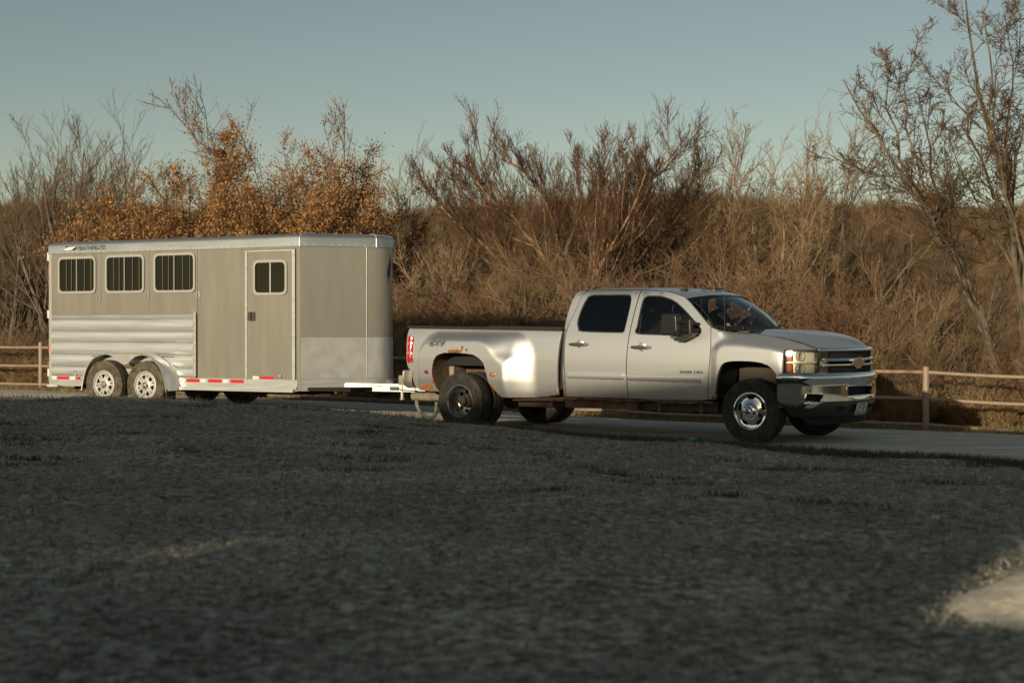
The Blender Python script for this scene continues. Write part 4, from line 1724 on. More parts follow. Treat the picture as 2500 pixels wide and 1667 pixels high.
        skin('front_fender', fl, [], lambda x, z: (x, -fen_hw(x, z), z), silver, T, .035, .045, 60, mirror=side < 0, rust=rust_fen)
        w = MB()
        P = []
        for x, z in ARCHF_S:
            P.append([(x, y, z + 0.015 + 0.06 * (1 if y > -.9 else 0)) for y in (-1.0, -0.85, -0.70, -0.52)])
        w.grid(P)
        w.build('wheel_liner', MATS['void_dark'], T, 40, mirror=side < 0)
        MB().box(4.06, 4.84, -.53, -.51, .55, 1.08).build('inner_fender', mat('inner_dark', (0.055, 0.042, 0.03), .9, var=.3), T, mirror=side < 0)
        # rusty ragged rocker
        rk = MB()
        rng = random.Random(side + 5)
        top, bot = [], []
        x = 1.62
        while x < 3.92:
            top.append((x, .506))
            bot.append((x, .468 + .010 * math.sin(x * 7) + .008 * math.sin(x * 17 + 1) + rng.uniform(-.004, .006)))
            x += .045
        rk.prism(top + bot[::-1], -.955, -.94)
        rk.build('rocker_panel', MATS['rust_metal'], T, mirror=side < 0)
        rk = MB()
        rk.bar((.75, -.92, .45), (1.6, -.92, .47), .01, .05)
        rk.build('bed_sill', MATS['frame_brown'], T, mirror=side < 0)
        # tow mirror
        mm = MB()
        ol = rounded([(3.350, 1.335), (3.60, 1.350), (3.588, 1.60), (3.368, 1.618)], .05, 4)
        mm.prism(ol, -1.30, -1.17)
        mi = mm.build('mirror', mat('mirror_black', (.012, .012, .012), .35), T, 30, mirror=side < 0)
        mi.modifiers.new('bevel', 'BEVEL').width = .02
        mi.modifiers['bevel'].segments = 3
        q = MB()
        q.tube([(3.58, -1.18, 1.50), (3.66, -1.08, 1.50), (3.71, -.93, 1.47)], .022, 10)
        q.tube([(3.58, -1.18, 1.40), (3.66, -1.08, 1.40), (3.72, -.93, 1.40)], .022, 10)
        q.tube([(3.66, -1.08, 1.53), (3.66, -1.08, 1.37)], .030, 12)
        q.prism([(3.45, 1.30), (3.45, 1.262), (3.56, 1.262), (3.68, 1.315), (3.74, 1.36), (3.72, 1.38), (3.56, 1.33)], -1.12, -.96)
        q.build('mirror_arm', MATS['black_trim'], mi, 40, mirror=side < 0)
        text_mesh('lettering', '3500 HD', 0.046, MATS['badge_dark'], T, (3.46 if side > 0 else 3.82, -side * (hwz(.87) + .004), .855), (R(90), 0, 0 if side > 0 else math.pi), extrude=.002, xs=2.0, bold=.001)

    # ---------------------------------------------------------------- roof, glass, hood
    ex = [1.748, 1.80, 1.89, 2.2, 2.5, 2.80, 3.0, 3.2, 3.38, 3.47]
    ez = [1.905, 1.928, 1.934, 1.935, 1.934, 1.927, 1.921, 1.891, 1.843, 1.802]
    cxs = [1.70, 1.76, 1.86, 2.2, 2.5, 2.80, 3.05, 3.30, 3.50, 3.60]
    czs = [1.91, 1.95, 1.965, 1.974, 1.975, 1.970, 1.960, 1.938, 1.897, 1.862]
    P = []
    for i in range(len(ex)):
        row = []
        yw = hwz(ez[i]) + .002
        for k in range(25):
            v = -1 + 2 * k / 24
            t = 1 - abs(v) ** 2.6
            row.append((ex[i] + (cxs[i] - ex[i]) * t, v * yw, ez[i] + (czs[i] - ez[i]) * t))
        P.append(row)
    rf = MB()
    rf.grid(P)
    roof = rf.build('roof', silver, T, 60)
    # cab back with window
    P = []
    bx = [1.70, 1.655, 1.64, 1.61, 1.60]
    bz = [1.91, 1.60, 1.40, 1.10, .60]
    for i in range(5):
        row = []
        for k in range(13):
            v = -1 + 2 * k / 12
            row.append((bx[i] + .045 * abs(v) ** 4, v * (hwz(bz[i]) - .008), bz[i]))
        P.append(row)
    bk = MB()
    bk.grid(P)
    back = bk.build('cab_back', silver, T, 60)
    MB().add([(1.662, -.65, 1.45), (1.662, .65, 1.45), (1.672, .60, 1.82), (1.672, -.60, 1.82)], [(0, 1, 2, 3)]).build('rear_glass', MATS['black_trim'], back)
    # clearance lamps
    for x, y, l in ((3.27, -.56, .09), (3.36, -.18, .10), (3.38, 0, .10), (3.36, .18, .10), (3.27, .56, .09)):
        t = 1 - abs(y / .8) ** 2.6
        z = 1.88 + .055 * t
        mb = MB()
        mb.box(-.045, .045, -l / 2, l / 2, 0, .022)
        o = mb.build('clearance_lamp', MATS['handle_dark'], T, loc=(x, y, z + .005))
        o.modifiers.new('bevel', 'BEVEL').width = .01
    mb = MB()
    mb.lathe([(0.03, 0), (.02, .012), (.006, .02), (.001, .075)], 12, 'z', (3.44, -.08, 1.915))
    mb.build('roof_antenna', MATS['dusty_metal'], T, 40)
    mb = MB()
    mb.tube([(4.04, -.88, 1.37), (4.035, -.88, 1.86)], .0035, 6)
    mb.build('mast_antenna', MATS['black_trim'], T)
    # windshield
    P = []
    for i in range(9):
        u = i / 8
        row = []
        for k in range(25):
            v = -1 + 2 * k / 24
            t = 1 - v * v
            top = Vector((3.475 + .135 * t, v * .795, 1.795 + .062 * t))
            bot = Vector((3.885 + .34 * t, v * .905, 1.432 - .01 * t))
            q = top.lerp(bot, u)
            q += Vector((.55, 0, .83)) * .035 * math.sin(math.pi * u)
            row.append(tuple(q))
        P.append(row)
    ws = MB()
    ws.grid(P)
    wo_ = ws.build('windshield', MATS['glass_windshield'], T, 60)
    # black frit edge
    fr = MB()
    n1, n2 = len(P), len(P[0])

    def offp(p, k=.003):
        return (p[0] + .55 * k, p[1], p[2] + .83 * k)
    for i in range(n1 - 1):
        for (a, b_) in ((0, 1), (n2 - 1, n2 - 2)):
            A, B, C, E = [Vector(offp(q)) for q in (P[i][a], P[i + 1][a], P[i + 1][b_], P[i][b_])]
            w_ = .42
            fr.add([A, B, B.lerp(C, w_), A.lerp(E, w_)], [(0, 1, 2, 3)])
    for k in range(n2 - 1):
        A, B = Vector(offp(P[-1][k])), Vector(offp(P[-1][k + 1]))
        C, E = Vector(offp(P[-2][k + 1])), Vector(offp(P[-2][k]))
        fr.add([A, B, B.lerp(C, .42), A.lerp(E, .42)], [(0, 1, 2, 3)])
        A, B = Vector(offp(P[0][k])), Vector(offp(P[0][k + 1]))
        C, E = Vector(offp(P[1][k + 1])), Vector(offp(P[1][k]))
        fr.add([A, B, B.lerp(C, .35), A.lerp(E, .35)], [(0, 1, 2, 3)])
    fr.build('windshield_border', MATS['black_trim'], wo_)
    # cowl
    P = []
    for k in range(21):
        v = -1 + 2 * k / 20
        t = 1 - v * v
        a = Vector((3.885 + .34 * t, v * .905, 1.432 - .01 * t))
        b_ = Vector((4.53 - .10 * t, v * .85, 1.345 + .035 * t))
        m_ = a.lerp(b_, .35)
        m_.z -= .018
        P.append([tuple(a), tuple(m_), tuple(b_)])
    cw = MB()
    cw.grid(P)
    cw.build('cowl', MATS['black_trim'], T, 60)
    for y0, y1 in ((-.62, .0), (.05, .62)):
        wp = MB()
        wp.tube([(4.16, y0, 1.425), (4.10, y0 + .15, 1.447), (4.10, y1, 1.462)], [.010, .012, .007], 6)
        wp.tube([(4.085, y0 + .1, 1.462), (4.09, y1 + .06, 1.468)], .007, 6)
        wp.build('wiper', MATS['black_trim'], T, 40)
    MB().box(4.18, 4.34, -.80, -.66, 1.372, 1.385).build('washer_trim', MATS['dark_chrome'], T)
    # hood
    HX = [4.36, 4.6, 4.78, 4.92, 5.06, 5.18, 5.27, 5.34, 5.39, 5.42]
    HZ = [1.415, 1.408, 1.396, 1.380, 1.355, 1.322, 1.288, 1.250, 1.215, 1.185]
    P = []
    for i in range(len(HX)):
        row = []
        s = i / (len(HX) - 1)
        xe = 4.52 + (5.255 - 4.52) * (HX[i] - HX[0]) / (HX[-1] - HX[0])
        ze = interp(xe, FTX, FTZ) + .004 + (.02 * s)
        ye = .862 - corner_in(xe) * .55 - .01
        for k in range(33):
            v = -1 + 2 * k / 32
            t = 1 - abs(v) ** 3.2
            x = xe + (HX[i] - xe) * (1 - v * v)
            dome = .018 * sstep(.78, .60, abs(v)) * (1 - s ** 4)
            row.append((x, v * ye, ze + (HZ[i] - .018 - ze) * t + dome))
        P.append(row)
    hd = MB()
    hd.grid(P)
    hd.build('hood', silver, T, 70)

    # ---------------------------------------------------------------- front end
    near = [(4.93, -.985), (5.05, -.945), (5.14, -.895), (5.21, -.838), (5.27, -.765), (5.325, -.60), (5.375, -.40), (5.41, -.20), (5.42, 0)]
    fc = smooth_loop(near, .02, False)
    fc = fc + [(x, -y) for x, y in reversed(fc[:-1])]

    class Curve:
        def __init__(s, pts):
            s.p = pts
            s.c = [0]
            for i in range(1, len(pts)):
                s.c.append(s.c[-1] + math.dist(pts[i - 1], pts[i]))
            s.L = s.c[-1]

        def at(s, q):
            i = min(max(int(np.searchsorted(s.c, q)) - 1, 0), len(s.p) - 2)
            t = (q - s.c[i]) / (s.c[i + 1] - s.c[i])
            a, b = s.p[i], s.p[i + 1]
            d = Vector((b[0] - a[0], b[1] - a[1])).normalized()
            return Vector((a[0] + (b[0] - a[0]) * t, a[1] + (b[1] - a[1]) * t)), Vector((d.y, -d.x))

        def s_of_y(s, y):
            ys = [q[1] for q in s.p]
            return float(np.interp(y, ys, s.c))

        def fn(s, off=0.0, prof=None):
            def f(q, z):
                p, n = s.at(q)
                o = off + (prof(z) if prof else 0)
                return (p.x + n.x * o, p.y + n.y * o, z)
            return f
    F = Curve(fc)
    sg = F.s_of_y(-.765)
    for side in (1, -1):
        # headlamp
        hl = [(.004, .886), (.16, .874), (sg - .01, .868), (sg - .004, 1.0), (sg - .012, 1.135), (sg - .03, 1.150), (.02, 1.162), (.006, 1.15)]
        hl = resample(hl, .03)
        H = skin('headlamp', hl, [], F.fn(-.075), MATS['reflector'], T, .04, 0, 50, mirror=side < 0)
        bw = MB()
        skin('lamp_bezel', hl, [shrink(hl, .010)], F.fn(.002), MATS['black_trim'], H, None, .06, 50, mirror=side < 0, inward=(-.8, .5, 0))
        skin('lens', shrink(hl, .008), [], F.fn(.0, lambda z: .010 * (1 - ((z - 1.01) / .15) ** 2)), MATS['glass_lens'], H, .04, 0, 50, mirror=side < 0)
        for za, zb in ((.895, .99), (1.03, 1.12)):
            skin('amber_lens', resample([(.018, za), (.075, za), (.075, zb), (.018, zb)], .03), [], F.fn(-.02), MATS['lamp_amber'], H, .04, .02, 40, mirror=side < 0)
        skin('lamp_divider', resample([(.015, 1.0), (sg - .02, 1.0), (sg - .02, 1.018), (.015, 1.018)], .04), [], F.fn(-.012), MATS['reflector'], H, None, .04, 30, mirror=side < 0, inward=(-.8, .5, 0))
        for zc, rr_ in ((.935, .055), (1.085, .052)):
            p, n = F.at(.22)
            bl = MB()
            bl.lathe([(.001, .0), (rr_ * .35, .004), (rr_ * .4, .03), (rr_ * .75, .012), (rr_, .05), (rr_ * 1.06, .05), (rr_ * 1.06, .0)], 24, 'x')
            o = bl.build('lamp_bowl', MATS['reflector'], H, 40, mirror=side < 0)
            o.location = (p.x - .075, side * (p.y + .02), zc)
            o.rotation_euler = (0, 0, -side * R(20))
    # grille
    y_ = lambda y: F.s_of_y(y)

    def fbar(name, ya, yb, za, zb, off, m_, par=T, rim=.03, step=None, up=0.0):
        n_ = 5 if m_ == 'chrome' else 2
        lp = resample([(y_(ya), za), (y_(yb), za)], .05, False) + [(y_(yb), za + (zb - za) * k / n_) for k in range(1, n_)] + resample([(y_(yb), zb), (y_(ya), zb)], .05, False) + [(y_(ya), zb + (za - zb) * k / n_) for k in range(1, n_)]
        pf = (lambda z: .016 * (1 - ((z - (za + zb) / 2) / ((zb - za) / 2)) ** 2) - up * (z - za)) if m_ == 'chrome' else None
        step = .009 if m_ == 'chrome' else step
        return skin(name, lp, [], F.fn(off, pf), MATS[m_] if isinstance(m_, str) else m_, par, step, rim, 40, inward=(-1, 0, 0))
    gb = fbar('grille', -.755, .755, .815, 1.15, -.06, 'void_dark', rim=0)
    fbar('grille_top_bar', -.765, .765, 1.142, 1.188, .014, 'chrome', gb, up=.45)
    fbar('grille_bar', -.70, .70, 1.022, 1.058, .012, 'chrome', gb)
    fbar('grille_bar', -.70, .70, .958, .990, .012, 'chrome', gb)
    fbar('grille_bottom_bar', -.70, .70, .800, .838, .010, 'chrome', gb)
    for s in (-1, 1):
        lp = [(y_(s * .765), 1.142), (y_(s * .62), 1.142), (y_(s * .62), .84), (y_(s * .69), .80), (y_(s * .755), .86)]
        skin('grille_upright', resample(lp, .05), [resample([(y_(s * .70), 1.055), (y_(s * .625), 1.055), (y_(s * .625), .99), (y_(s * .69), .99)], .05)] if False else [], F.fn(.006), MATS['chrome'], gb, None, .05, 40, inward=(-1, 0, 0))
    ms = MB()
    for za, zb in ((1.06, 1.142), (.84, .958)):
        h = zb - za
        s0, s1 = y_(-.64), y_(.64)
        q = s0 - h
        while q < s1:
            for sgn in (0, 1):
                a = (q, za if sgn == 0 else zb)
                b_ = (q + h, zb if sgn == 0 else za)
                t0 = max(0, (s0 - a[0]) / h)
                t1 = min(1, (s1 - a[0]) / h)
                if t1 > t0:
                    pts = []
                    for t in (t0, t1):
                        ss_ = a[0] + h * t
                        pp, nn = F.at(ss_)
                        pts.append((pp.x - nn.x * .02, pp.y - nn.y * .02, a[1] + (b_[1] - a[1]) * t))
                    ms.tube(pts, .0045, 4, False)
            q += .030
    tag(ms.build('grille_mesh', MATS['black_trim'], gb), kind='stuff')
    # bow-tie emblem
    bt = [(-.145, -.015), (-.125, .038), (-.055, .038), (-.045, .070), (.070, .070), (.060, .038), (.135, .038), (.145, .022), (.125, -.038), (.055, -.038), (.045, -.070), (-.070, -.070), (-.060, -.038), (-.135, -.038)]
    e = MB()
    e.prism([(x * 1.15, z) for x, z in bt], -.012, .008)
    em = e.build('emblem', MATS['chrome'], gb, loc=(5.437, 0, .998), rot=(0, 0, R(90)))
    e = MB()
    e.prism([(x * 1.0, z * .74) for x, z in bt], -.016, -.0125)
    e.build('emblem_face', MATS['gold_badge'], em)
    mb = MB()
    mb.lathe([(0.001, .02), (.02, .018), (.026, 0)], 14, 'x', (5.40, .01, .835))
    mb.build('hood_release', MATS['black_trim'], gb, 40)
    # bumper
    nb = [(4.885, -1.03), (5.05, -1.02), (5.18, -.97), (5.27, -.86), (5.35, -.68), (5.42, -.45), (5.46, -.2), (5.47, 0)]
    bc = smooth_loop(nb, .03, False)
    bc = bc + [(x, -y) for x, y in reversed(bc[:-1])]
    B = Curve(bc)
    Lb = B.L

    def bprof(z):
        return interp(z, [.44, .52, .60, .70, .765, .785, .80, .86, .885], [.0, .012, .016, .016, .016, .030, .040, .040, .010])
    ob = resample([(0.0, .878), (0.0, .50), (.03, .462)], .04, False)[:-1] + resample([(.03, .462), (.40, .462), (.58, .535), (Lb - .58, .535), (Lb - .40, .462), (Lb - .03, .462)], .05, False) + resample([(Lb, .50), (Lb, .878)], .04, False) + resample([(Lb - .05, .880), (.05, .880)], .06, False)
    s_of = B.s_of_y
    fog = lambda a, c: rounded([(s_of(a), .545), (s_of(c) - .03 if a < 0 else s_of(c), .530), (s_of(c), .625), (s_of(a) + (.015 if a < 0 else 0), .640)], .02, 3)
    h1 = rounded([(s_of(-.97), .548), (s_of(-.80), .535), (s_of(-.76), .622), (s_of(-.955), .640)], .018, 3)
    h2 = [(Lb - s, z) for s, z in reversed(h1)]
    h3 = rounded([(s_of(-.35), .600), (s_of(.35), .600), (s_of(.35), .705), (s_of(-.35), .715)], .02, 3)
    BM = skin('front_bumper', ob, [h1, h2, h3], B.fn(0, bprof), MATS['chrome'], T, .035, .05, 60, inward=(-.8, .3, 0))
    for hh in (h1, h2, h3):
        skin('bumper_opening', hh, [], B.fn(-.055), MATS['void_dark'], BM, None, 0, 40)
        skin('opening_lip', [(q[0] + (q[0] - sum(p[0] for p in hh) / len(hh)) * .05, q[1] + (q[1] - sum(p[1] for p in hh) / len(hh)) * .14) for q in hh], [hh], B.fn(.006, bprof), MATS['chrome'], BM, None, .012, 40, inward=(-1, 0, 0))
    tp = MB()
    P = []
    for k in range(31):
        s = Lb * k / 30
        p, n = B.at(s)
        P.append([(p.x + n.x * .008, p.y + n.y * .008, .8775), (p.x - .10 * (1 - abs(p.y)), p.y * .93, .866)])
    tp.grid(P)
    tp.build('bumper_top', MATS['chrome'], BM, 40)
    # black valance
    ov = resample([(.10, .468), (.40, .468), (.58, .541), (Lb - .58, .541), (Lb - .40, .468), (Lb - .10, .468)], .05, False) + resample([(Lb - .16, .36), (Lb - .45, .33), (Lb / 2, .325), (.45, .33), (.16, .36)], .06, False)
    vp = lambda z: interp(z, [.25, .33, .40, .47, .54], [-.16, -.06, .0, .012, .0])
    V = skin('front_valance', ov, [], B.fn(-.03, vp), MATS['black_trim'], T, .05, .05, 50, inward=(-1, 0, 0))
    ad = resample([(.25, .355), (Lb - .25, .355), (Lb - .45, .25), (.45, .25)], .06)
    skin('air_dam', ad, [], B.fn(-.10), MATS['void_dark'], T, .06, .02, 50, inward=(-1, 0, 0))
    for s in (-.42, .42):
        mb = MB()
        mb.box(5.38, 5.44, s - .06, s + .06, .43, .47)
        mb.build('tow_hook', MATS['void_dark'], V)
    # licence plate
    pl_ = empty('licence_plate', (5.475, 0.0, .425), R(90), T)
    pl_.rotation_euler = (R(14), 0, R(90))
    mb = MB()
    mb.prism(rounded([(-.152, -.076), (.152, -.076), (.152, .076), (-.152, .076)], .015, 3), -.004, 0)
    mb.build('plate', MATS['plate_white'], pl_)
    MB().box(-.10, .10, -.0055, -.0045, .045, .07).build('plate_header', MATS['plate_blue'], pl_)
    MB().box(-.145, .145, -.0055, -.0045, -.072, -.045).build('plate_footer', MATS['plate_olive'], pl_)
    text_mesh('plate_number', 'LZY 1KT', .098, MATS['badge_dark'], pl_, (-.138, -.006, -.036), (R(90), 0, 0), extrude=.0005, xs=.72, bold=.001)

    # ---------------------------------------------------------------- wheels
    Rt, Rr, w = .402, .228, .235
    tm = tire_mesh('tire', Rt, Rr, w, 168, .004)
    rim = MB()
    rim.lathe([(.236, -.098), (.232, -.110), (.222, -.112), (.214, -.104), (.208, -.085), (.200, -.06)], 72)
    holes = []
    for k in range(5):
        a = k * 2 * math.pi / 5 + .35
        holes.append(circle(.168 * math.cos(a), .168 * math.sin(a), .050, 20, 1.0, .46, a + math.pi / 2))
    disc_face(rim, .209, holes, lambda r: -.062 - .045 * math.exp(-((r - .05) / .085) ** 2) - .012 * math.exp(-((r - .205) / .02) ** 2), .02, .03)
    hub = MB()
    hub.lathe([(.001, -.192), (.030, -.190), (.044, -.183), (.052, -.165), (.058, -.15), (.082, -.142), (.098, -.128), (.104, -.10)], 40)
    lug = MB()
    for k in range(8):
        a = k * math.pi / 4
        lug.lathe([(.001, -.150), (.012, -.149), (.015, -.145), (.0155, -.12)], 10, 'y', (.076 * math.cos(a), 0, .076 * math.sin(a)))
    capm = MB()
    capm.lathe([(.001, -.196), (.026, -.194), (.030, -.188)], 24)
    bt2 = MB()
    bt2.prism([(x * .13, z * .16) for x, z in bt], -.198, -.1965)
    bk_ = MB()
    bk_.lathe([(.205, .0), (.12, -.005), (.001, -.005)], 32)
    specs = [('tire', tm, 'tire_truck', 40), ('rim', rim, 'chrome', 35), ('hub', hub, 'chrome', 40), ('lug_nuts', lug, 'dark_chrome', 40), ('hub_cap', capm, 'black_trim', 40), ('hub_emblem', bt2, 'gold_badge', None), ('brake_disc', bk_, 'void_dark', 40)]
    store = {}
    for side in (1, -1):
        wl = empty('front_wheel', (4.45, -side * .865, .402), 0 if side > 0 else math.pi, T)
        for nm, mb_, m_, sm in specs:
            if nm in store:
                link(nm, store[nm], None, wl)
            else:
                store[nm] = mb_.build(nm, MATS[m_], wl, sm).data
    dish = MB()
    dish.lathe([(.238, -.100), (.233, -.112), (.224, -.113), (.217, -.106), (.206, -.08), (.202, -.02), (.190, .03), (.165, .055)], 72)
    hol = [circle(.135 * math.cos(a), .135 * math.sin(a), .030, 14) for a in [k * math.pi / 4 for k in range(8)]]
    disc_face(dish, .168, hol, lambda r: .056 + .02 * math.exp(-(r / .07) ** 2), .02, .02)
    hub2 = MB()
    hub2.lathe([(.001, -.075), (.045, -.073), (.060, -.06), (.064, .0), (.088, .02), (.092, .06)], 32)
    nut2 = MB()
    for k in range(8):
        a = k * math.pi / 4 + .2
        nut2.lathe([(.001, .0), (.012, .002), (.014, .05)], 8, 'y', (.078 * math.cos(a), 0, .078 * math.sin(a)))
    specs2 = [('rim', dish, 'dark_chrome', 35), ('hub', hub2, 'inner_dark', 40), ('lug_nuts', nut2, 'rust_metal', 40)]
    store2 = {}
    for side in (1, -1):
        for yy, kind in ((1.055, 'outer'), (.765, 'inner')):
            wl = empty('rear_wheel', (0, -side * yy, .402), 0 if side > 0 else math.pi, T)
            wl['label'] = kind + ' tyre of the twin rear pair'
            link('tire', store['tire'], None, wl).rotation_euler = (0, .7, 0)
            if kind == 'outer':
                for nm, mb_, m_, sm in specs2:
                    if nm in store2:
                        link(nm, store2[nm], None, wl)
                    else:
                        store2[nm] = mb_.build(nm, MATS[m_], wl, sm).data
            else:
                o = MB()
                o.lathe([(.236, -.09), (.20, -.05), (.12, -.05), (.001, -.05)], 40)
                o.build('rim', MATS['void_dark'], wl, 40)

    # ---------------------------------------------------------------- underbody
    u = MB()
    for s in (-.48, .48):
        u.box(-1.05, 1.5, s - .04, s + .04, .72, .86)
        u.box(1.5, 5.2, s - .04, s + .04, .44, .58)
        u.bar((1.2, s, .80), (1.9, s, .50), .08, .14)
    u.build('chassis_frame', MATS['frame_brown'], T)
    u = MB()
    u.tube([(0, -.9, .402), (0, .9, .402)], .055, 14)
    u.lathe([(.001, -.17), (.10, -.15), (.15, -.05), (.15, .05), (.10, .15), (.001, .17)], 24, 'y', (0, .05, .402))
    u.build('rear_axle', MATS['rust_metal'], T, 40)
    u = MB()
    u.tube([(4.45, -.8, .40), (4.45, .8, .40)], .05, 12)
    u.tube([(.1, .05, .42), (3.2, .05, .50)], .045, 12)
    u.build('drive_shaft', MATS['frame_brown'], T, 40)
    u = MB()
    u.tube([(-.30, -.66, .93), (.42, -.66, .93)], .045, 14)
    u.build('frame_tube', MATS['dusty_metal'], T, 40)
    u = MB()
    for s in (-.62, .62):
        u.tube(smooth_loop([(-.75, .72), (-.3, .60), (0, .56), (.3, .60), (.8, .66)], .1, False) and [(x, s, z) for x, z in smooth_loop([(-.75, .76), (-.3, .66), (0, .62), (.3, .66), (.8, .72)], .1, False)], .035, 8)
    u.build('leaf_springs', MATS['rust_metal'], T, 40)
    u = MB()
    u.box(-.62, -.40, -.80, -.55, .62, .90)
    u.build('splash_shield', MATS['dusty_metal'], T)
    u = MB()
    u.box(1.6, 2.75, -.88, -.52, .36, .50)
    u.build('fuel_tank', MATS['frame_brown'], T)
    u = MB()
    u.box(2.75, 3.9, -.80, -.52, .36, .50)
    u.build('under_shield', MATS['black_trim'], T)
    for x in (3.08, 3.70):
        MB().box(x, x + .03, -.90, -.88, .34, .50).build('step_bracket', MATS['frame_brown'], T)
    u = MB()
    u.box(.72, 1.3, -.75, -.45, .34, .48)
    u.build('side_bracket', MATS['frame_brown'], T)
    u = MB()
    u.box(3.2, 5.1, -.42, .42, .40, .62)
    u.build('engine_pan', MATS['void_dark'], T)

    # ---------------------------------------------------------------- cabin
    c = MB()
    c.box(1.66, 4.3, -.90, .90, .56, .60)
    c.build('cabin_floor', MATS['void_dark'], T)
    c = MB()
    P = []
    for k in range(13):
        y = -.84 + 1.68 * k / 12
        P.append([(4.15, y, 1.40), (3.98, y, 1.385), (3.78, y, 1.365), (3.70, y, 1.32), (3.72, y, 1.0)])
    c.grid(P)
    c.build('dashboard', MATS['handle_dark'], T, 50)

    def seat(x, y, w_):
        s = MB()
        s.box(x - .30, x + .28, y - w_ / 2, y + w_ / 2, .85, 1.02)
        M = Matrix.Translation((x - .28, y, 1.0)) @ Matrix.Rotation(R(-14), 4, 'Y')
        s.box(-.07, .07, -w_ / 2, w_ / 2, 0, .62, M)
        s.box(-.05, .05, -.13, .13, .64, .84, M)
        o = s.build('seat', MATS['cloth_grey'], T)
        o.modifiers.new('bevel', 'BEVEL').width = .03
        o.modifiers['bevel'].segments = 3
    seat(3.05, .42, .50)
    seat(3.05, -.42, .50)
    seat(2.15, .0, 1.35)
    sw = MB()
    ring = []
    for k in range(29):
        a = 2 * math.pi * k / 28
        ring.append((.19 * math.cos(a), .19 * math.sin(a)))
    M = Matrix.Translation((3.63, .42, 1.41)) @ Matrix.Rotation(R(-62), 4, 'Y')
    sw.tube([M @ Vector((a, b_, 0)) for a, b_ in ring], .014, 8, False)
    sw.tube([M @ Vector((-.17, 0, -.01)), M @ Vector((.17, 0, -.01))], .012, 6)
    sw.tube([M @ Vector((0, -.17, -.01)), M @ Vector((0, .17, -.01))], .012, 6)
    sw.tube([M @ Vector((0, 0, -.01)), M @ Vector((0, 0, -.28))], .03, 8)
    sw.build('steering_wheel', MATS['black_trim'], T, 40)
    return T


TRUCK = build_truck()

